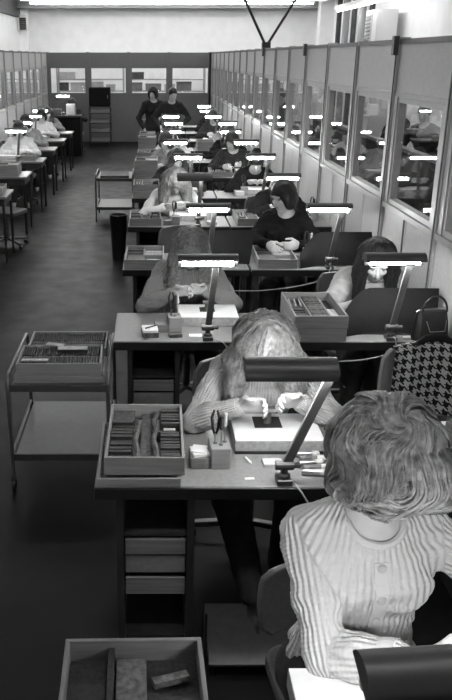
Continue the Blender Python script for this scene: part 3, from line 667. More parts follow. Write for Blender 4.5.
def make_tray(kind, w=.29, l=.47, h=.07, m='wood'):
    """shallow wooden parts tray; long side along Y; origin at the centre of its underside"""
    t = thing('parts_tray', '', 'tray', group='wooden parts trays'); r = random.Random(kind); th = .011
    b = MB().box(-w/2, w/2, -l/2, l/2, 0, .008)
    b.build('base', M[m], t)
    for x0, x1, y0, y1 in ((-w/2, w/2, -l/2, -l/2+th), (-w/2, w/2, l/2-th, l/2)): MB().box(x0, x1, y0, y1, .008, h).build('end_board', M[m], t, bevel=.002)
    for x0 in (-w/2, w/2-th): MB().box(x0, x0+th, -l/2+th, l/2-th, .008, h).build('side_board', M[m], t, bevel=.002)
    iw, il = w/2-th, l/2-th
    def cards(x0, x1, y0, y1, n, z, mm, lean=.006):
        c = MB(); dy = (y1-y0)/n
        for k in range(n):
            y = y0+dy*(k+.5); zz = z*r.uniform(.88, 1.06); ya = min(max(y, y0+.004), y1-.004); yb = min(max(y+lean, y0+.004), y1-.003)
            c.obox(((x0+x1)/2+r.uniform(-.002, .002), (ya+yb)/2, .008+zz/2), ((x1-x0)/2-.003, 0, 0), (0, dy*.30, 0), (0, (yb-ya)/2, zz/2))
        c.build('card_row', M[mm], t)['kind'] = 'stuff'
    if kind == 1:
        MB().box(-.018, .020, -il, il, .008, .03).build('centre_channel', M['card2'], t)
        cards(-iw, -.046, -il+.004, il*.52, 11, .054, 'card'); cards(.056, iw, -il+.004, -.01, 9, .054, 'card'); cards(.056, iw, .05, il-.02, 8, .054, 'card')
        for x in (-.044, .028):
            for y0, y1 in ((-il+.004, il*.52), (0 if x > 0 else 1, il-.02 if x > 0 else 0)):
                if y1 > y0: MB().tube([(x+.010+.006*math.sin(9*q), y0+(y1-y0)*q, .045) for q in [i/12 for i in range(13)]], .011, 6).build('spring_binding', M['card2'], t, smooth=True)
        MB().box(-iw, -.046, il*.56, il-.004, .008, .045).build('felt_block', M['card2'], t); MB().box(.07, .115, .015, .032, .03, .058).build('slip', M['paper2'], t)
        MB().box(.022, iw, .006, .012, .008, .055).build('divider', M['card'], t)
    elif kind == 2:
        cards(-iw, iw, -il+.01, -.02, 8, .060, 'card'); cards(-iw, iw, .03, il-.01, 8, .060, 'card2')
        MB().box(-iw*.4, iw*.8, -.015, .02, .008, .062).build('envelope', M['card3'], t)
    elif kind == 3:
        MB().box(-.045, -.037, -il, il, .008, .05).build('divider', M[m], t); MB().box(.060, .068, -il, il, .008, .05).build('divider', M[m], t)
        cards(-iw, -.048, -il+.01, il*.2, 7, .03, 'card'); cards(-.034, .058, -il+.02, il-.02, 18, .045, 'card2')
        MB().box(.075, iw-.01, -il+.02, il*.1, .008, .03).build('paper_packet', M['paper2'], t); MB().box(.075, iw-.01, il*.2, il*.95, .008, .02).build('dark_packet', M['card'], t)
        for k in range(3): MB().tube([(-iw+.02+.03*k, il*.3, .03), (-iw+.03+.03*k, il*.9, .035)], .006, 6).build('rod', M['paper2'], t)
    elif kind == 7:
        MB().box(-.004, .004, -il, il, .008, .055).build('divider', M[m], t); cards(-iw, -.006, -il+.004, il-.004, 30, .052, 'card', .004); cards(.006, iw, -il+.004, il-.004, 30, .052, 'card', .004)
    elif kind == 5: MB().box(-iw, iw, -il, il, .008, .02).build('liner', M['card2'], t)
    elif kind == 6:
        MB().box(-iw, iw, -il, il, .008, .011).build('felt', M['card'], t); MB().box(-.06, -.045, -il, il, .011, .05).build('divider', M['card'], t); MB().box(-iw, -.065, -il+.01, il-.02, .011, .022).build('dark_packet', M['card'], t)
        MB().box(-.04, .03, -il+.01, il-.015, .011, .03).build('grey_packet', M['card2'], t); MB().obox((.085, il-.09, .035), (.04, .012, 0), (-.004, .010, 0), (0, 0, .008)).build('slip', M['card2'], t)
        cards(.045, iw, -il+.01, il-.15, 9, .04, 'card')
    else:
        MB().box(-iw, iw, -.03, -.022, .008, .055).build('divider', M[m], t); MB().box(-.01, -.002, -.022, il, .008, .055).build('divider', M[m], t)
        cards(-iw, -.012, -.015, il-.01, 6, .05, 'card'); cards(0, iw, 0, il*.6, 5, .045, 'card3', .02)
        MB().box(-iw+.01, 0, -il+.02, -.05, .008, .05).build('carton', M['card2'], t); MB().box(.02, iw-.02, -il+.04, -.07, .008, .035).build('carton', M['card3'], t)
    return t
TRAYS = {k: make_tray(k) for k in (1, 2, 3, 4)}; TRAYS[7] = make_tray(7, w=.29, l=.44); TRAYS[5] = make_tray(5, w=.30, l=.47, h=.034); TRAYS[6] = make_tray(6, w=.325, l=.47, m='wood2')
def put_tray(kind, x, y, z, label, rz=0): return place(TRAYS[kind], USED, (x, y, z), rz, label)
def make_pad():
    t = thing('work_pad', '', 'work pad', group='white work pads')
    MB().box(-.175, .175, -.125, .125, 0, .052).build('block', M['pad_side'], t, bevel=.004); MB().box(-.173, .173, -.123, .123, .052, .056).build('sheet', M['paper'], t, bevel=.001)
    return t
PAD = make_pad()
def make_block():
    t = thing('tool_block', '', 'tool holder', group='wooden tool blocks')
    MB().box(0, .075, -.05, .05, 0, .085).build('block', M['wood'], t, bevel=.004); MB().box(-.075, 0, -.045, .045, 0, .045).build('ledge', M['wood2'], t, bevel=.003)
    for x, y in ((.02, .0), (.04, -.015), (.058, .01)): MB().lathe([(.008, .084), (.008, .0862)], (x, y, 0), 8).build('hole', M['edge'], t)
    return t
BLOCK = make_block()
def make_tool(kind):
    t = thing('hand_tool', '', 'tool', group='hand tools in blocks')
    if kind == 0:
        for s in (-1, 1):
            MB().tube([(0, 0, 0), (s*.010, 0, .03), (s*.014, 0, .075), (s*.006, 0, .105)], [.004, .005, .0065, .004], 8).build('handle', M['card'], t, smooth=True)
        MB().tube([(0, 0, -.03), (0, 0, .01)], [.003, .006], 6).build('jaw', M['steel'], t)
    else:
        MB().tube([(0, 0, -.03), (0, 0, .03)], .0022, 6).build('shaft', M['steel'], t); MB().lathe([(.004, .03), (.0075, .036), (.0065, .07), (.0078, .085), (.004, .09)], (0, 0, 0), 8).build('handle', M['card'] if kind == 1 else M['card3'], t)
    return t
TOOLS = [make_tool(k) for k in range(3)]
def make_chair(backm='chair', wide=.42, dz=0.):
    t = thing('swivel_chair', '', 'chair', group='swivel chairs at the desks')
    def rr(w_, d, n=6, rad=.07):
        o = []
        for cx, cy, a0 in ((w_/2-rad, d/2-rad, 0), (-w_/2+rad, d/2-rad, PI/2), (-w_/2+rad, -d/2+rad, PI), (w_/2-rad, -d/2+rad, 1.5*PI)):
            for k in range(n+1): a = a0+PI/2*k/n; o.append((cx+rad*math.cos(a), cy+rad*math.sin(a)))
        return o
    MB().prism(rr(.42, .40), .405, .455, 'z').build('seat', M['chair'], t, bevel=.014)
    P = []
    for i in range(9):
        z = .50+(.36+dz)*i/8; wd = wide*(.86+.14*math.sin(PI*min(1, .15+i/8*.7)))*(1 if 0 < i < 8 else .86); row = []
        for j in range(11):
            u = -1+2*j/10; row.append((u*wd/2, .235+.03*(i/8)-.055*u*u, z))
        P.append(row)
    MB().sheet(P, .022).build('backrest', M[backm], t, bevel=.006, smooth=True)
    MB().bar((0, .16, .40), (0, .262, .44), .05, .012).bar((0, .262, .44), (0, .285, .62), .05, .012).build('back_bracket', M['dsteel'], t)
    MB().lathe([(.026, .10), (.026, .30), (.018, .31), (.018, .40), (.07, .405)], (0, 0, 0), 12).build('post', M['dsteel'], t)
    for k in range(4):
        a = PI/4+PI/2*k+.35; c_, s_ = math.cos(a), math.sin(a)
        MB().bar((.01*c_, .01*s_, .105), (.27*c_, .27*s_, .07), .035, .028, (-s_, c_, 0)).build('base_arm', M['dsteel'], t, bevel=.004)
        MB().lathe([(.02, -.012), (.026, -.008), (.026, .008), (.02, .012)], (.265*c_, .265*s_, .027), 10, 'x').build('caster', M['edge'], t)
    return t
CHAIR = make_chair(); CHAIR_PALE = make_chair('chair_l', .46); CHAIR_LOW = make_chair('chair', .44, -.15)
def make_screen(w=.52, h=.225, back=.16):
    t = thing('black_screen', '', 'screen', group='black card screens'); P = []
    for i in range(9):
        v = i/8; row = []
        for j in range(17):
            u = j/16; top = h*min(1., .42+.58*math.sin(min(1, u/.35)*PI/2)); fold = .10*max(0, (.22-u)/.22)
            row.append((u*w-w/2+.05*v*(u), -fold*.6+back*v*(top/h)-.02*math.sin(PI*v), top*v))
        P.append(row)
    MB().sheet(P, .004).build('card_sheet', M['black'], t, smooth=True)
    MB().box(-w*.3, w*.42, .0, .05, 0, .008).build('foot_strip', M['edge'], t)
    return t
SCREEN = make_screen()
def make_trolley():
    t = thing('trolley', '', 'trolley', group='tubular tray trolleys'); w_, l = .50, .70
    for z, nm in ((.60, 'top_shelf'), (.20, 'bottom_shelf')):
        s = MB().box(-w_/2+.012, w_/2-.012, -l/2+.012, l/2-.012, z, z+.012).build(nm, M['trolley'], t)
        MB().box(-w_/2, w_/2, -l/2, -l/2+.012, z-.028, z+.012).build('lip', M['trolley'], s, bevel=.003); MB().box(-w_/2, w_/2, l/2-.012, l/2, z-.028, z+.012).build('lip', M['trolley'], s, bevel=.003)
    for sx in (-1, 1):
        x = sx*(w_/2+.008); pts = [(x, -l/2-.01, .09), (x, -l/2-.01, .60)]
        for k in range(1, 6): a = PI/2*k/5; pts.append((x, -l/2-.01+.06*(1-math.cos(a)), .60+.06*math.sin(a)))
        for k in range(6): a = PI/2*k/5; pts.append((x, l/2-.05+.06*math.sin(a), .66-.06*(1-math.cos(a))))
        pts += [(x, l/2+.01, .09)]
        MB().tube(pts, .011, 8).build('side_frame', M['tube_metal'], t, smooth=True)
        MB().tube([(x, -l/2, .215), (x, l/2, .215)], .009, 8).build('lower_rail', M['tube_metal'], t, smooth=True)
        for sy in (-1, 1):
            y = sy*(l/2+.01); c = MB().box(x-.012, x+.012, y-.015, y+.015, .05, .095).build('caster', M['dsteel'], t, bevel=.003)
            MB().lathe([(.026, -.011), (.034, -.008), (.034, .008), (.026, .011)], (x, y, .0345), 12, 'x').build('wheel', M['edge'], c)
    return t
TROLLEY = make_trolley()
# ------------------------------------------------------------------ rows of desks in the middle of the room
NROW = 12
side_name = ['aisle-side', 'partition-side']
DX = [DX0, DX0+DW+.015]
for r in range(NROW):
    for s in (0, 1):
        place((DESK_L, DESK_R)[s], USED, (DX[s], ROW(r), 0), 0, 'dark work desk with grey top, %s desk of the %s row' % (side_name[s], ROWN[r]))
for k, y in enumerate((8.8, 10.35, 11.95, 13.5, 15.05, 16.6)):
    place(TABLE, USED, (-2.74, y, 0), 0, 'thin-legged grey table against the left partition, %s from the camera' % ROWN[k].replace('front', 'nearest'))

# ---- desk lamps
LAMP_1 = make_lamp(-.42, .145, .01, -.145); LAMP_OUT = make_lamp(.34, .035, .0, -.045); LAMP_R2 = make_lamp(.10, .07, .03, -.085)
LAMP_IN = make_lamp(-.40, .02, .0, -.06); LAMP_R = make_lamp(.32, .055, .0, -.09)
def lamp(proto, r, x, dy=.035, rz=0, state='lit', z=DH, s=None):
    s = (0 if x < .72 else 1) if s is None else s
    return place(proto, USED, (x, ROW(r)+dy, z), rz, 'grey desk lamp on the front edge of the %s desk, %s row' % (side_name[s], ROWN[r]))
lamp(LAMP_1, 1, .485); lamp(LAMP_1, 0, .525, .15, rz=.08)
lamp(LAMP_OUT, 2, .315); lamp(LAMP_R2, 2, 1.315); lamp(LAMP_OUT, 3, .425, rz=.02); lamp(LAMP_R, 3, 1.31, rz=-.03); lamp(LAMP_IN, 4, .44)
rl = random.Random(11)
for r in range(4, NROW):
    if r > 4: lamp(LAMP_OUT, r, .37+rl.uniform(-.06, .06), rz=rl.uniform(-.08, .08))
    lamp(LAMP_R if r != 7 else LAMP_OUT, r, 1.24+rl.uniform(-.08, .06), rz=rl.uniform(-.06, .06))
for k, (x, y) in enumerate(((-1.95, 12.0), (-2.08, 13.55), (-2.12, 15.1), (-2.2, 16.65), (-2.2, 10.4))):
    place(LAMP_OUT, USED, (x, y, DH), .03*k, 'grey desk lamp on a table by the left partition, %s' % ['third table from the camera', 'fourth table from the camera', 'fifth table from the camera', 'farthest table', 'second table from the camera'][k], 'lit desk lamps')

# ---- trays on the desks: every row has a stack at the aisle corner
XT = DX0+.155
def tray_stack(r, kinds, x=XT, y=None, lab='aisle corner', jit=.006):
    y = ROW(r)+.25 if y is None else y; rj = random.Random(r*7+len(kinds)); z = DH
    for i, k in enumerate(kinds):
        nm = {1: 'wooden tray of cards', 2: 'envelope card tray', 3: 'wooden tray of rods', 4: 'wooden carton tray'}[k]
        pos = '' if len(kinds) == 1 else [', lowest in stack', ', second in stack', ', third in stack'][i] if i < len(kinds)-1 else ', top of stack'
        put_tray(k, x+rj.uniform(-jit, jit), y+rj.uniform(-jit, jit)*.6, z, '%s at %s of %s row%s' % (nm, lab, ROWN[r], pos), rj.uniform(-.02, .02)); z += .0715
# second row (nearest full desk): flat tray below, card tray above, drawn slightly to the left
put_tray(5, XT+.002, ROW(1)+.235, DH, 'lower wooden tray jutting out under the big card tray, second row', .012)
put_tray(1, XT+.028, ROW(1)+.26, DH+.0355, 'large wooden tray with four rows of dark cards, second row corner', -.012)
put_tray(4, XT-.02, ROW(0)+.36, DH, 'lower wooden tray in the stack at the bottom edge, front row corner', 0)
put_tray(6, XT+.01, ROW(0)+.365, DH+.0715, 'upper wooden tray with dark contents at the bottom edge, front row corner', .02)
tray_stack(3, [4]); tray_stack(4, [1]); tray_stack(5, [4, 3]); tray_stack(6, [2, 4, 4]); tray_stack(7, [4, 1]); tray_stack(8, [4, 2, 4]); tray_stack(9, [1, 4]); tray_stack(10, [4, 4, 2]); tray_stack(11, [2, 4])
tray_stack(2, [4, 3], .925, ROW(2)+.245, 'left end of partition-side desk', .008)
tray_stack(4, [3], .94, ROW(4)+.26, 'left end of partition-side desk'); tray_stack(3, [4], .93, ROW(3)+.26, 'left end of partition-side desk'); tray_stack(6, [3], .92, ROW(6)+.26, 'left end of partition-side desk'); tray_stack(8, [3, 2], .92, ROW(8)+.26, 'left end of partition-side desk')
# far left tables and rack
for k, (x, y, kd) in enumerate(((-1.86, 10.62, 4), (-1.86, 12.28, 3), (-1.80, 9.1, 4))):
    put_tray(kd, x, y, DH, 'wooden tray on table by left partition, %s' % ['second table from the camera', 'third table from the camera', 'nearest table'][k], .05)
put_tray(4, -1.86, 10.62, DH+.0715, 'upper wooden tray stacked on second table by left partition', .05)

# ---- white work pads, tool blocks, tools, small things
def pad(r, x, dy, rz=0): return place(PAD, USED, (x, ROW(r)+dy, DH), rz, 'white-topped work pad on the %s desk, %s row' % (side_name[0 if x < .72 else 1], ROWN[r]))
pad(1, .505, .385); pad(2, .335, .385, .0); pad(0, .51, .47)
for k, y in enumerate((8.8, 10.35, 11.95, 13.5, 15.05, 16.6)): place(PAD, USED, (-2.12, y+.38, DH), .05*k, 'white-topped work pad on the left-hand tables, %s from the camera' % ROWN[k].replace('front', 'nearest'))
pads = {4: (.36, 1.28), 5: (.36, 1.27), 6: (.33, 1.30), 7: (.36, 1.25), 8: (.34, 1.27), 9: (.36, 1.28), 10: (.33, 1.27), 11: (.3, 1.3), 3: (.36, 1.26)}
for r, xs_ in pads.items():
    for x in xs_:
        if (r, x) != (3, 1.26): pad(r, x, .37, .02*math.sin(r*3+x))
def block(r, x, dy, rz=0, n=3):
    sd = side_name[0 if x < .72 else 1]
    b = place(BLOCK, USED, (x, ROW(r)+dy, DH), rz, 'wooden tool block on the %s desk, %s row' % (sd, ROWN[r]))
    for k, (tx, ty) in enumerate(((.02, .0), (.04, -.015), (.058, .01))[:n]):
        X_ = x+tx*math.cos(rz)-ty*math.sin(rz); Y_ = ROW(r)+dy+tx*math.sin(rz)+ty*math.cos(rz)
        nm = ['dark-handled pliers', 'dark-handled screwdriver', 'pale-handled tool'][k]
        place(TOOLS[k], USED, (X_, Y_, DH+.086+.03), .4*k, '%s standing in the tool block of %s desk, %s row' % (nm, sd, ROWN[r]))
block(1, .225, .18, .05); block(2, .10, .20, .1); block(3, 1.16, .30, -.1); block(4, .20, .10, 0, 2); block(4, 1.5, .3, 0, 2); block(5, .20, .10, .1, 2); block(6, 1.17, .10, 0, 2); block(5, 1.02, .25, 0, 2)
def paper(nm, label, cat, x, y, z, w_, l, rz, h=.004, m='paper', bevel=0):
    o = MB().box(-w_/2, w_/2, -l/2, l/2, 0, h).build(nm, M[m], None, bevel=bevel); o.location = (x, y, z); o.rotation_euler = (0, 0, rz); tag(o, label, cat); return o
paper('paper_slip', 'crumpled white paper slips lying on ledge of tool block, second row', 'paper', .188, ROW(1)+.18, DH+.0455, .062, .075, .2, .010)
paper('paper_slip', 'upper white slip on the ledge of tool block, second row', 'paper', .186, ROW(1)+.185, DH+.056, .055, .06, -.25, .004)
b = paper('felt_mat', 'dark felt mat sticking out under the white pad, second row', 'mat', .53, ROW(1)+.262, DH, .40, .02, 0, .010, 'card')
paper('rod', 'pale chalk stub lying on desk before the white pad, second row', 'rod', .375, ROW(1)+.195, DH, .009, .05, .35, .009, 'paper', .003)
paper('paper_slip', 'tiny white slip at the desk edge beside lamp, second row', 'paper', .365, ROW(1)+.06, DH, .035, .014, .1, .002)
paper('plastic_case', 'small clear pale case by the lamp foot, second row', 'case', .465, ROW(1)+.175, DH, .075, .05, .05, .012, 'paper2', .003)
for k in range(5):
    v = thing('vial', 'small metal cap tube lying beside the lamp, %s of five, second row' % ['nearest', 'second', 'third', 'fourth', 'farthest'][k], 'tube', (.605+.012*(k % 2), ROW(1)+.085+.036*k, DH+.0135), .12*((k*37) % 3-1), 'cap tubes on the second row desk')
    MB().lathe([(.009, -.045), (.0125, -.04), (.0125, .02)], (0, 0, 0), 10, 'x').build('barrel', M['card2'] if k % 2 else M['steel'], v, smooth=True); MB().lathe([(.0132, .02), (.0132, .042), (.008, .048)], (0, 0, 0), 10, 'x').build('cap', M['paper2'], v)
# vice and mat on the second row pad, part holder on the third row pad
def vice(x, y, z, label, s=1.):
    t = thing('bench_vice', label, 'vice', (x, y, z)); MB().box(-.055*s, .055*s, -.05*s, .05*s, 0, .003).build('mat', M['card'], t)
    MB().lathe([(.02*s, .003), (.018*s, .01), (.015*s, .045*s), (.022*s, .05*s)], (0, 0, 0), 12).build('column', M['dsteel'], t); MB().box(-.032*s, .032*s, -.014*s, .014*s, .05*s, .068*s).build('jaw', M['steel'], t, bevel=.002)
    return t
vice(.475, ROW(1)+.42, DH+.0565, 'small metal vice on dark mat under the hands, second row'); vice(.335, ROW(2)+.40, DH+.0565, 'small part holder on the white pad, third row', .8)
paper('notepad', 'white notepad on dark box with a black pen, third row', 'notepad', .0, ROW(2)+.11, DH+.03, .085, .10, .08, .012); paper('small_box', 'dark small box under the notepad, third row', 'box', .0, ROW(2)+.11, DH, .09, .105, .08, .029, 'card2', .003)
pn = MB().tube([(-.03, -.02, 0), (.035, .03, .002)], .004, 6).build('pen', M['edge']); pn.location = (.005, ROW(2)+.11, DH+.0465); tag(pn, 'black pen lying across the notepad, third row', 'pen')
paper('metal_clip', 'small dark clip on the desk before tool block, third row', 'clip', .14, ROW(2)+.075, DH, .075, .035, .2, .022, 'dsteel', .004)
paper('paper_slip', 'white slip before the pad, left of the lamp, third row', 'paper', .255, ROW(2)+.10, DH, .075, .045, .05, .003)
# clutter on further desks
rc = random.Random(21)
for r in range(3, NROW):
    for s in (0, 1):
        x0 = (.06, .95)[s]; n = 3 if r < 9 else 2
        for k in range(n):
            x = x0+[.07, .28, .50][k]+rc.uniform(-.03, .03)+(.03 if s == 0 else .0); w_ = rc.uniform(.05, .11); hh = rc.choice([.004, .03, .05]); mm = rc.choice(['paper', 'card2', 'paper2', 'card3'])
            if s == 1 and ((r == 3 and x > 1.1) or (k == 0 and r in (3, 4, 6, 8))): continue
            if s == 0 and r in (3, 4, 5) and k < 2: continue
            paper('paper_sheet' if hh < .01 else 'small_box', '%s %s, %s at front of the %s desk, %s row' % ({'paper': 'white', 'card2': 'dark grey', 'paper2': 'pale grey', 'card3': 'grey'}[mm], 'paper sheet' if hh < .01 else 'small box', ['left', 'middle', 'right'][k], side_name[s], ROWN[r]),
                  'paper' if hh < .01 else 'box', x, ROW(r)+rc.uniform(.10, .17), DH, w_, rc.uniform(.05, .1), rc.uniform(-.3, .3), hh, mm, 0 if hh < .01 else .003)
# second row, partition side: white pad, pale box, chair with a houndstooth coat
paper('work_pad', 'white pad at the right edge, partition-side desk of the second row', 'work pad', 1.22, ROW(1)+.37, DH, .30, .24, 0, .03, 'paper', .004)
paper('small_box', 'grey box standing on the white pad at the right edge, second row', 'box', 1.245, ROW(1)+.35, DH+.031, .09, .12, .1, .04, 'card2', .004)

# ---- black card screens, handbag, cords
for r, x, dy, rz, nm in ((2, 1.315, .115, -.04, 'third'), (3, 1.36, .09, .0, 'fourth')):
    place(SCREEN, USED, (x, ROW(r)+dy, DH), rz, 'large black card screen leaning on partition-side desk, %s row' % nm)
place(SCREEN, USED, (.48, ROW(3)+.16, DH), 0, 'large black card screen leaning on aisle-side desk, fourth row')
hb_ = thing('handbag', 'glossy black handbag with metal clasp frame at the right end, third row', 'handbag', (1.53, ROW(2)+.052, DH), .12)
P = []
for i in range(9):
    v = i/8; row = []
    for j in range(17):
        a = 2*PI*j/16; q = 1-.55*v**3; row.append((.10*math.cos(a)*(1.05-.2*v*v), .055*math.sin(a)*q*(1.1-.1*v), .16*v))
    P.append(row)
m_ = MB()
for i in range(8):
    for j in range(16): m_.add([P[i][j], P[i][j+1], P[i+1][j+1], P[i+1][j]], [(0, 1, 2, 3)])
m_.add(P[8][:16], [tuple(range(16))]); m_.add(P[0][:16], [tuple(range(16))[::-1]]); m_.build('body', M['blackg'], hb_, smooth=True)
MB().tube([(.09*math.cos(PI*k/10), 0, .155+.015*math.sin(PI*k/10)) for k in range(11)], .005, 6).build('clasp_frame', M['steel'], hb_, smooth=True)
MB().tube([(.07*math.cos(PI*k/10), -.03, .16+.09*math.sin(PI*k/10)) for k in range(11)], .006, 6).build('handle', M['blackg'], hb_, smooth=True)
MB().tube([(-.055, -.062, .12), (-.03, -.064, .06), (.055, -.062, .06), (.06, -.055, .12)], .003, 6).build('flap_trim', M['steel'], hb_, smooth=True)
paper('glove', 'pale folded cloth beside the handbag, third row', 'cloth', 1.43, ROW(2)+.05, DH, .09, .03, .2, .012, 'paper2', .004)
def cord(pts, label, r=.0035):
    n = 20; o = []
    ps = [Vector(p) for p in pts]; ps = [2*ps[0]-ps[1]]+ps+[2*ps[-1]-ps[-2]]
    for i in range(1, len(ps)-2):
        for k in range(8):
            t = k/8; a, b, c, d = ps[i-1:i+3]; o.append(.5*((2*b)+(c-a)*t+(2*a-5*b+4*c-d)*t*t+(3*b-a-3*c+d)*t**3))
    o.append(ps[-2]); tag(MB().tube(o, r, 6).build('lamp_cord', M['cord'], None, smooth=True), label, 'cord')
y1 = ROW(1)
cord([(.515, y1+.03, .758), (.54, y1-.012, .74), (.60, y1-.03, .66), (.70, y1-.03, .62), (.85, y1-.03, .63), (1.05, y1-.02, .66)], 'pale lamp cord drooping below the second row desk edge')
cord([(.80, ROW(2)-.02, .64), (1.0, ROW(2)-.03, .645), (1.18, ROW(2)-.03, .66), (1.32, ROW(2)-.02, .70), (1.33, ROW(2)-.008, .76), (1.32, ROW(2)+.01, .775)], 'pale lamp cord hanging across the third row desk front')
cord([(.55, ROW(3)-.03, .60), (.80, ROW(3)-.03, .60), (1.05, ROW(3)-.03, .63), (1.25, ROW(3)-.02, .68), (1.31, ROW(3)-.008, .76), (1.31, ROW(3)+.01, .775)], 'pale lamp cord hanging across the fourth row desk front')
cord([(.32, ROW(2)+.03, .757), (.36, ROW(2)+.005, .757), (.40, ROW(2)-.012, .745), (.44, ROW(2)-.015, .68), (.46, ROW(2)-.01, .6)], 'thin lamp cord curling off the third row desk by lamp', .003)
# hanging cord on the right partition
tag(MB().tube([(XR-.055, 5.05, 1.22), (XR-.055, 5.02, .6), (XR-.055, 4.95, .1)], .006, 6).build('partition_cord', M['frame_dark'], None, smooth=True), 'dark cord running down the right partition by the third row', 'cord')

# ---- trolleys, bin, rack, cabinets
T1 = place(TROLLEY, USED, (-.475, 4.13, 0), 0, 'grey tubular trolley carrying two card trays in the aisle, nearest')
put_tray(5, -.475, 4.13-.17, .612, 'flat tray under the near card tray on the nearest trolley', PI/2+.02)
put_tray(7, -.475, 4.13-.17, .647, 'near card tray with pale envelopes on the nearest trolley', PI/2+.02)
put_tray(7, -.465, 4.13+.16, .612, 'rear card tray on the nearest trolley', PI/2)
for k, (ex, ey, ew, el, er) in enumerate(((-.42, 4.13-.08, .16, .05, .03), (-.60, 4.13-.26, .14, .03, .0), (-.52, 4.13-.03, .10, .04, -.25))):
    paper('envelope', ['large pale envelope lying across', 'narrow pale strip at the front of', 'tilted pale flap behind the envelope on'][k]+' the near trolley tray', 'envelope', ex, ey, .7135 if k < 2 else .716, ew, el, er, .006, 'card3', .002)
T2 = place(TROLLEY, USED, (-.50, 11.55, 0), 0, 'grey tubular trolley with bare lower shelf further down the aisle')
paper('tray_liner', 'crumpled pale sheet on the far trolley top', 'paper', -.5, 11.5, .612, .40, .5, .02, .03, 'card2', .004)
bn = thing('waste_bin', 'black waste bin beside the sixth row desk corner in the aisle', 'bin', (-.36, 9.0, 0))
MB().lathe([(.075, 0), (.10, .50), (.104, .505), (.104, .52), (.096, .52), (.094, .49), (.07, .02)], (0, 0, 0), 18).build('shell', M['edge'], bn, smooth=True)
rkx = thing('tray_rack', 'dark open rack of trays against the back partition', 'rack', (-1.30, 21.6, 0))
for z in (.12, .36, .60, .84, 1.0): MB().box(-.28, .28, -.25, .25, z-.02, z).build('shelf', M['desk_dark'], rkx)
for x in (-.28, .26):
    for y in (-.25, .23): MB().box(x, x+.02, y, y+.02, 0, 1.0).build('post', M['edge'], rkx)
for k, z in enumerate((.12, .36, .60, .84)):
    put_tray(4, -1.30, 21.6, z, 'wooden tray on the %s shelf of dark rack by the back partition' % ['lowest', 'second lowest', 'third lowest', 'uppermost'][k], PI/2)
bc = thing('black_cabinet', 'matt black box cabinet standing on the tray rack, back left', 'cabinet', (-1.30, 21.6, 1.0))
MB().box(-.27, .27, -.22, .22, 0, .46).build('body', M['black'], bc, bevel=.01); MB().box(-.25, .25, -.235, -.22, .03, .43).build('door', M['black'], bc, bevel=.006); MB().box(.2, .22, -.25, -.235, .2, .28).build('handle', M['dsteel'], bc)
dk = thing('dark_counter', 'black fronted counter at the far left of the room', 'counter', (-2.15, 19.4, 0))
MB().box(-.55, .55, -.3, .3, .88, .92).build('top', M['desk_dark'], dk, bevel=.004); MB().box(-.53, .53, -.28, .28, 0, .88).build('body', M['black'], dk, bevel=.004)
for k in range(3): MB().box(-.5+.34*k, -.18+.34*k, -.295, -.28, .06, .84).build('door', M['black'], dk, bevel=.004)
for k, (x, w_, h_, mm) in enumerate(((-2.5, .22, .2, 'box_grey'), (-2.2, .25, .14, 'box_dark'), (-1.85, .2, .25, 'box_pale'))):
    o = MB().box(-w_/2, w_/2, -.12, .12, 0, h_).build('storage_box', M[mm], None, bevel=.006); o.location = (x, 19.4, .92); tag(o, '%s box standing on the black counter, far left' % ['grey', 'dark', 'pale'][k], 'box')
place(LAMP_OUT, USED, (-2.0, 19.2, .92), 0, 'grey desk lamp lit on the black counter, far left', 'lit desk lamps')
fr = thing('footrest', 'dark sloping footrest board under the second row desk', 'footrest', (.40, 2.52, 0))
MB().obox((0, 0, .09), (.18, 0, 0), (0, .14, .03), (0, -.0015, .007)).build('board', M['trolley'], fr, bevel=.003)
for x in (-.17, .17): MB().bar((x, .12, 0), (x, .12, .11), .02, .012).build('leg', M['edge'], fr); MB().bar((x, -.12, 0), (x, -.12, .06), .02, .012).build('leg', M['edge'], fr)
MB().box(-.19, -.18, -.02, .02, 0, .20).build('side_post', M['edge'], fr)
# ------------------------------------------------------------------ people and chairs
def chair(proto, x, y, rz, label): return place(proto, USED, (x, y, 0), rz, label)
def rib_attr(me, J, amp=.0011, per=.0135):
    """stores a running coordinate around the body / sleeves so the knit ribs follow the garment"""
    n = len(me.vertices); co = np.empty(n*3, np.float32); me.vertices.foreach_get('co', co); co = co.reshape(-1, 3).astype(float)
    def seg(a, b):
        d = b-a; t = np.clip(((co-a) @ d)/(d @ d), 0, 1); q = co-a-t[:, None]*d; L = np.linalg.norm(q, axis=1); u = unit(d); e1 = unit(np.cross(u, V3(.3, .9, .2))); e2 = np.cross(u, e1)
        return L, np.arctan2(q @ e2, q @ e1), t*np.linalg.norm(d)
    best = None
    for a, b, r, off in ((J['P'], J['nb'], .150, .02), (J['SL'], J['EL'], .052, 0), (J['EL'], J['WL'], .045, 0), (J['SR'], J['ER'], .052, 0), (J['ER'], J['WR'], .045, 0)):
        L, an, t = seg(a, b); D = L-r
        if off: an = np.arctan2(co[:, 0]*1.0, -(co[:, 1]-(J['P'][1]+(J['nb'][1]-J['P'][1])*t/.475))+.06); D = L-.175
        rb = an*r; best = (D, rb, t) if best is None else tuple(np.where(D < best[0], q, w_) for q, w_ in zip((D, rb, t), best))
    at = me.attributes.new('rib', 'FLOAT_VECTOR', 'POINT'); v = np.zeros((n, 3), np.float32); v[:, 0] = best[1]; v[:, 1] = best[2]; at.data.foreach_set('vector', v.ravel())
    nr = np.empty(n*3, np.float32); me.vertices.foreach_get('normal', nr); nr = nr.reshape(-1, 3)
    co2 = co+nr*(amp*np.sin(best[1]*2*PI/per))[:, None]; me.vertices.foreach_set('co', co2.astype(np.float32).ravel()); me.update()
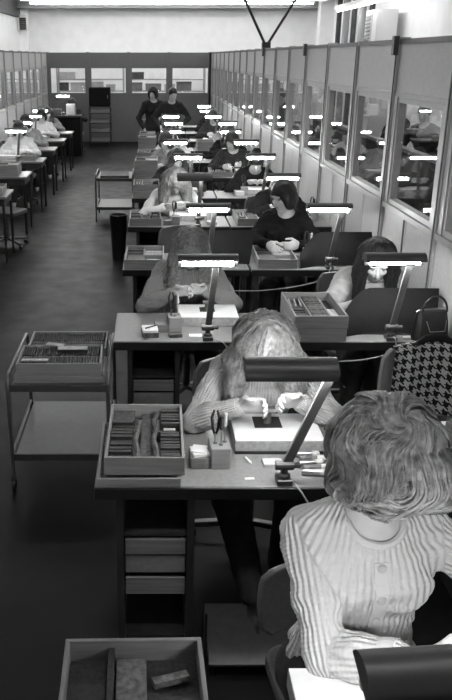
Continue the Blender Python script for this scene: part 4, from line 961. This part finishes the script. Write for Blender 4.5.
def front_hit(F, x, z, y0=-.19):
    y = y0+np.arange(0, .6, .003); P = np.stack([np.full_like(y, x), y, np.full_like(y, z)], 1); f = F.sample(P); i = np.argmax(f < 0); return y[i] if (f < 0).any() and f[0] > .004 else None
def trim(J, garment, m, scoop, r=.007, cuffs=True, short=False, end=.93):
    """ribbed neck band lying on the garment's neckline, and cuffs at the sleeve ends"""
    T = J['T']; P = []
    for k in range(40):
        a = 2*PI*k/40; c = J['nb']+V3(0, -.030*scoop, .012-.010*scoop); f = max(0, -math.sin(a))
        P.append(c+J['X']*math.cos(a)*.070+V3(0, math.sin(a)*(.066+.034*scoop*f), -.020*scoop*f+.016*max(0, math.sin(a))))
    P = np.array(P)
    for _ in range(6): P = P-T.grad(P)*T.sample(P)[:, None]
    for _ in range(3): P = (np.roll(P, 1, 0)+P*2+np.roll(P, -1, 0))/4
    pts = [tuple(q) for q in P]; MB().tube(pts+pts[:2], r, 8, cap=False).build('collar', m, garment, smooth=True)
    for W_, E_, S_ in ((J['WL'], J['EL'], J['SL']), (J['WR'], J['ER'], J['SR'])):
        if short: u = unit(E_-S_); c = S_+(E_-S_)*.66; q = [.062, .064, .064, .058]
        else: u = unit(W_-E_); c = E_+(W_-E_)*end; z_ = (.93-end)*.03; q = [.038+z_, .039+z_, .037+z_, .030+z_]
        if cuffs: MB().tube([tuple(c-u*.03), tuple(c-u*.015), tuple(c+u*.008), tuple(c+u*.010)], q, 16).build('cuff', m, garment, smooth=True)
def locks(person, J, out, m, n, rad, seed, swirl, grav, steps=14, step=.013, lift=.005):
    h = [c for c in person.children if c.name.startswith('hair')][0]
    mobj('hair_locks', hair_strands(J, out['hair'], n, steps, step, rad, seed, 0., lift, grav, swirl=swirl), m, h)['kind'] = 'stuff'
def garment_of(p, nm): return [c for c in p.children if c.name.startswith(nm)][0]
# foreground worker
FX, FY, FR = .565, 1.80, .10
out, J = figure(vox=.0065, lean=.02, hp=.50, hy=.12, roll=.0, wl=(.03, -.335, .855), wr=(.30, -.40, .83), sleeves='pushed', pole_l=(-.9, .2, -.85), pole_r=(1, .1, -.35), hair='bouffant', seed=4, neck_fwd=.08, slim=.98, neck=.086, scoop=.75)
rib_attr(out['top'], J)
stn = hair_strands(J, out['hair'], 5200, 13, .010, .0009, 5, .0, .010, .25, clump=13, tight=.0045, swirl=.55)
fw = assemble(out, J, 'person with bouffant hair in pale ribbed cardigan bending over the front row desk', (FX, FY, 0), FR, M['knit'], M['trouser'], M['hair_fore'], strand=stn, eyes=True, top_name='cardigan')
fw.scale = (1.07, 1.07, 1.07)
mobj('curl_locks', hair_strands(J, out['hair'], 420, 12, .011, .0048, 5, .0, .007, .25, swirl=.55), M['hair_fore'], [c for c in fw.children if c.name.startswith('hair')][0])['kind'] = 'stuff'
T = J['T']; cg = [c for c in fw.children if c.name.startswith('cardigan')][0]
nbz = J['nb']; zs = np.linspace(.70, J['nb'][2]-.075, 24); L_ = []
for z in zs:
    y = front_hit(T, 0., z)
    if y is None: L_ = []
    else: L_.append((y, z))
P = [[(-.017+.034*j/4, y-.006, z) for j in range(5)] for y, z in L_]
MB().sheet(P, .006).build('placket', M['cloth_pale'] if False else M['knit'], cg, smooth=True)
for z in np.linspace(L_[0][1]+.012, L_[-1][1]-.012, 4):
    y = front_hit(T, 0, z)
    if y is None: continue
    MB().lathe([(.010, -.012), (.0115, -.009), (.0115, -.006)], (0, float(y), float(z)), 12, 'y').build('button', M['cloth_pale'], cg, smooth=True)
trim(J, cg, M['knit'], .75, .0095, end=.70)
chair(CHAIR_LOW, FX+.015, FY+.06, FR, 'swivel chair behind the worker in the ribbed cardigan, front row')
# second row worker, long fair hair falling over the face
out, J = figure(vox=.0065, lean=.30, hp=.85, hy=-.05, wl=(-.11, -.40, .905), wr=(.115, -.405, .925), pole_l=(-1, .1, -.75), pole_r=(1, .1, -.75), curl=.75, hair='longfall', seed=9, scoop=.1, neck_fwd=.22,
                knees=((V3(-.14, -.42, .50), V3(-.05, -.60, .13)), (V3(.12, -.40, .50), V3(.10, -.30, .09))))
stn = hair_strands(J, out['hair'], 3600, 15, .013, .0009, 6, .22, .009, 1., clump=14)
rib_attr(out['top'], J, .0008, .011); pw = assemble(out, J, 'person with long light hair bowed over the second row work pad', (.47, 3.27, 0), 0, M['knit_fine'], M['trouser'], M['hair_fair'], strand=stn, eyes=True)
trim(J, garment_of(pw, 'sweater'), M['knit_fine'], .1); locks(pw, J, out, M['hair_fair'], 520, .0030, 3, .14, 1.)
chair(CHAIR, .47, 3.30, .3, 'swivel chair under the worker with bowed fair hair, second row')
# third row, aisle side
out, J = figure(vox=.0075, lean=.26, hp=.72, hy=.15, wl=(-.085, -.37, .885), wr=(.09, -.38, .90), pole_l=(-.9, -.1, -.8), pole_r=(1, -.1, -.8), curl=.8, hair='long', seed=12, slim=.95, scoop=.1)
stn = hair_strands(J, out['hair'], 2600, 14, .014, .001, 7, .08, .005, 1.2, clump=10)
rib_attr(out['top'], J, .0008, .011); pw = assemble(out, J, 'person with long straight hair holding a small part under third row lamp', (.235, 4.93, 0), 0, M['knit_dark'], M['trouser'], M['hair_fair'], strand=stn, eyes=True)
trim(J, garment_of(pw, 'sweater'), M['knit_dark'], .1); locks(pw, J, out, M['hair_fair'], 420, .0022, 4, .04, 1.3)
chair(CHAIR, .245, 4.97, -.2, 'swivel chair under the long-haired worker, aisle side, third row')
# third row, partition side
out, J = figure(vox=.0075, lean=.40, hp=.62, hy=-.10, wl=(-.08, -.36, .86), wr=(.08, -.36, .86), pole_l=(-1, .15, -.5), pole_r=(.5, .1, -1), curl=.6, hair='long', sleeves='short', seed=15, slim=.97)
stn = hair_strands(J, out['hair'], 2200, 14, .014, .001, 8, .05, .004, 1.2)
pw = assemble(out, J, 'person with long dark hair and short pale sleeves behind black screen, third row', (1.345, 4.82, 0), -.05, M['cloth_pale'], M['trouser'], M['hair_dark'], strand=stn, eyes=True, top_name='blouse')
trim(J, garment_of(pw, 'blouse'), M['cloth_pale'], .45, .006, True, True)
chair(CHAIR, 1.335, 4.88, .1, 'swivel chair under the dark-haired worker, partition side, third row')
# fourth row, partition side: dark bob, turned to the aisle
out, J = figure(vox=.010, lean=.10, hp=.35, hy=-.75, wl=(-.13, -.40, .84), wr=(.10, -.38, .84), hair='bob', seed=18, twist=-.3, fine=True)
assemble(out, J, 'person with dark bobbed hair in black top turned aside, fourth row', (1.10, ROW(3)+.80, 0), -.15, M['cloth_black'], M['trouser'], M['hair_dark'], eyes=True)
chair(CHAIR, 1.10, ROW(3)+.83, -.2, 'swivel chair under the worker with the dark bob, fourth row')
# second row, partition side: empty chair with a houndstooth coat over its back
chair(CHAIR_PALE, 1.37, 3.42, .05, 'empty swivel chair with a coat over its back, second row')
ct = thing('coat', 'black and white houndstooth coat draped over the empty chair back', 'coat', (1.40, 3.42, 0), .05)
NI, NJ = 28, 27; P = []; UV = []
for i in range(NI):
    s = -.40+.80*i/(NI-1); row = []; uvr = []                # s runs from the front hem over the top edge to the rear hem
    for j in range(NJ):
        u = -1+2*j/(NJ-1); x = u*.205*(1+.05*abs(s)); base = .247-.050*u*u*.8; fo = .010*math.sin(7*u+1.5)*min(1, abs(s)*4)+.006*math.sin(13*u+3*s)
        if abs(s) < .045: a = s/.045*PI/2; y = base+.034*math.sin(a); z = .875+.020*math.cos(a)
        else:
            sg = 1 if s > 0 else -1; d = abs(s)-.045; y = base+sg*(.034+.02*d)+fo*(1 if sg < 0 else .7); z = .875-d
        row.append((x, y, z-.012*u*u)); uvr.append((x/.047, s/.047))
    P.append(row); UV.append(uvr)
mb = MB().sheet(P, .006); co_ = mb.build('cloth', M['hound'], ct, smooth=True); uvl = co_.data.uv_layers.new(name='cloth')
flat = [q for row in UV for q in row]*2
for lp in co_.data.loops: uvl.data[lp.index].uv = flat[lp.vertex_index]
cl_ = MB(); cl_.tube([(-.10, .20, .895), (-.05, .225, .912), (0, .235, .915), (.05, .225, .912), (.10, .20, .895)], [.012, .018, .02, .018, .012], 8); cl_.build('collar', M['cloth_black'], ct, smooth=True)

# ---- shared figures for the rows further back
VAR = {}
VAR['bow'] = figure(vox=.013, lean=.50, hp=.95, wl=(-.10, -.38, .86), wr=(.10, -.38, .88), hair='bob', seed=31)
VAR['fall'] = figure(vox=.013, lean=.36, hp=.9, hy=.1, wl=(-.10, -.38, .86), wr=(.10, -.38, .88), hair='longfall', seed=37)
VAR['up'] = figure(vox=.013, lean=.14, hp=.45, hy=.15, wl=(-.12, -.38, .84), wr=(.10, -.38, .86), hair='bob', seed=38)
VAR['long'] = figure(vox=.013, lean=.34, hp=.65, hy=.2, wl=(-.09, -.38, .88), wr=(.10, -.38, .88), hair='long', seed=32)
VAR['side'] = figure(vox=.013, lean=.20, hp=.45, hy=-.6, wl=(-.14, -.38, .84), wr=(.10, -.36, .86), hair='bob', seed=33, twist=-.2)
VAR['bun'] = figure(vox=.013, lean=.42, hp=.75, hy=-.15, wl=(-.11, -.38, .86), wr=(.10, -.38, .86), hair='bun', seed=34)
VAR['stand'] = figure(vox=.013, lean=.10, hp=.35, hy=.3, wl=(-.22, -.16, .98), wr=(.18, -.24, 1.02), hair='short', sit=False, seed=35, slim=1.08)
VAR['stand2'] = figure(vox=.013, lean=.05, hp=.25, hy=-.5, wl=(-.20, -.12, .90), wr=(.12, -.30, 1.12), hair='bob', sit=False, seed=36, slim=1.05)
def worker(var, x, y, rz, top, hair, label, group='workers in the further rows'):
    out, J = VAR[var]
    def ob(nm, me, m, par=None):
        o = bpy.data.objects.new(nm, me); COL.objects.link(o); o.parent = par
        if not len(me.materials): me.materials.append(m)
        o.material_slots[0].link = 'OBJECT'; o.material_slots[0].material = m; return o
    p = ob('person', out['body'], M['skin']); p.location = (x, y, 0); p.rotation_euler = (0, 0, rz); tag(p, label, 'person', group)
    ob('sweater', out['top'], M[top], p); ob('trousers', out['legs'], M['trouser'], p); h = ob('hair', out['hair'], M[hair], p)
    if var == 'fall': mobj('hair_locks', hair_strands(J, out['hair'], 300, 12, .016, .0035, 3, 0., .006, 1., swirl=.1), M[hair], h)['kind'] = 'stuff'
    return p
TN = {'cloth_white': 'white', 'cloth_pale': 'pale', 'cloth_mid': 'grey', 'cloth_dark': 'charcoal', 'cloth_black': 'black'}; HN = {'hair_blond': 'blond', 'hair_fair': 'fair', 'hair_mid': 'brown', 'hair_dark': 'dark'}
SEATED = [(4, 0, 'fall', .22, 'cloth_white', 'hair_blond'), (4, 1, 'bow', 1.22, 'cloth_black', 'hair_dark'), (5, 0, 'long', .30, 'cloth_dark', 'hair_mid'), (5, 1, 'bun', 1.20, 'cloth_black', 'hair_dark'),
          (6, 0, 'side', .25, 'cloth_mid', 'hair_mid'), (6, 1, 'side', 1.12, 'cloth_dark', 'hair_mid'), (7, 0, 'bow', .33, 'cloth_pale', 'hair_dark'), (7, 1, 'long', 1.2, 'cloth_black', 'hair_dark'),
          (8, 0, 'bun', .28, 'cloth_dark', 'hair_dark'), (8, 1, 'bow', 1.28, 'cloth_mid', 'hair_dark'), (9, 1, 'side', 1.2, 'cloth_dark', 'hair_mid'), (10, 1, 'long', 1.25, 'cloth_black', 'hair_dark')]
for r, s, v, x, tp, hr_ in SEATED:
    worker(v, x, ROW(r)+.78, .06*math.sin(r*5+s), tp, hr_, 'seated person in %s top with %s hair, %s seat of the %s row' % (TN[tp], HN[hr_], side_name[s], ROWN[r]))
    chair(CHAIR, x, ROW(r)+.80, .5*math.sin(r*3+s), 'swivel chair under the worker at %s seat, %s row' % (side_name[s], ROWN[r]))
chair(CHAIR, .35, ROW(3)+.82, .4, 'empty swivel chair behind the aisle-side desk, fourth row')
worker('stand', .40, ROW(9)+.66, .1, 'cloth_dark', 'hair_dark', 'standing person in dark smock, right of the pair in the middle rows')
worker('stand2', .06, ROW(9)+1.0, .2, 'cloth_dark', 'hair_dark', 'standing person in dark smock, left of the pair in the middle rows')
for k, (x, y, v, tp, hr_) in enumerate(((-2.03, 12.75, 'up', 'cloth_white', 'hair_dark'), (-2.12, 14.3, 'side', 'cloth_mid', 'hair_dark'), (-2.08, 15.85, 'up', 'cloth_white', 'hair_dark'), (-2.15, 17.4, 'long', 'cloth_mid', 'hair_mid'))):
    worker(v, x, y, .1, tp, hr_, 'seated person in %s top at the left-hand tables, %s from the camera' % (TN[tp], ['nearest', 'second', 'third', 'farthest'][k])); chair(CHAIR, x, y+.02, .3*k, 'swivel chair at the left-hand tables, %s occupied one from the camera' % ['nearest', 'second', 'third', 'farthest'][k])
worker('side', -1.85, 20.15, .0, 'cloth_dark', 'hair_dark', 'person in charcoal top behind the black counter, far left')
chair(CHAIR, -1.85, 20.2, 0, 'swivel chair behind the black counter, far left')
# neighbouring room, seen through the right windows
worker('stand', 2.45, 14.9, -1.4, 'cloth_black', 'hair_dark', 'standing person in black beyond the partition windows, halfway down', 'people beyond the windows')
worker('stand2', 3.45, 11.4, -1.2, 'cloth_dark', 'hair_dark', 'standing person in charcoal beyond the near windows, further of two', 'people beyond the windows')
worker('stand', 3.45, 10.2, -1.0, 'cloth_dark', 'hair_dark', 'standing person in charcoal beyond the near windows, nearer of two', 'people beyond the windows')
chair(CHAIR, -1.75, 9.65, 1.2, 'empty dark chair by the nearest left-hand table')
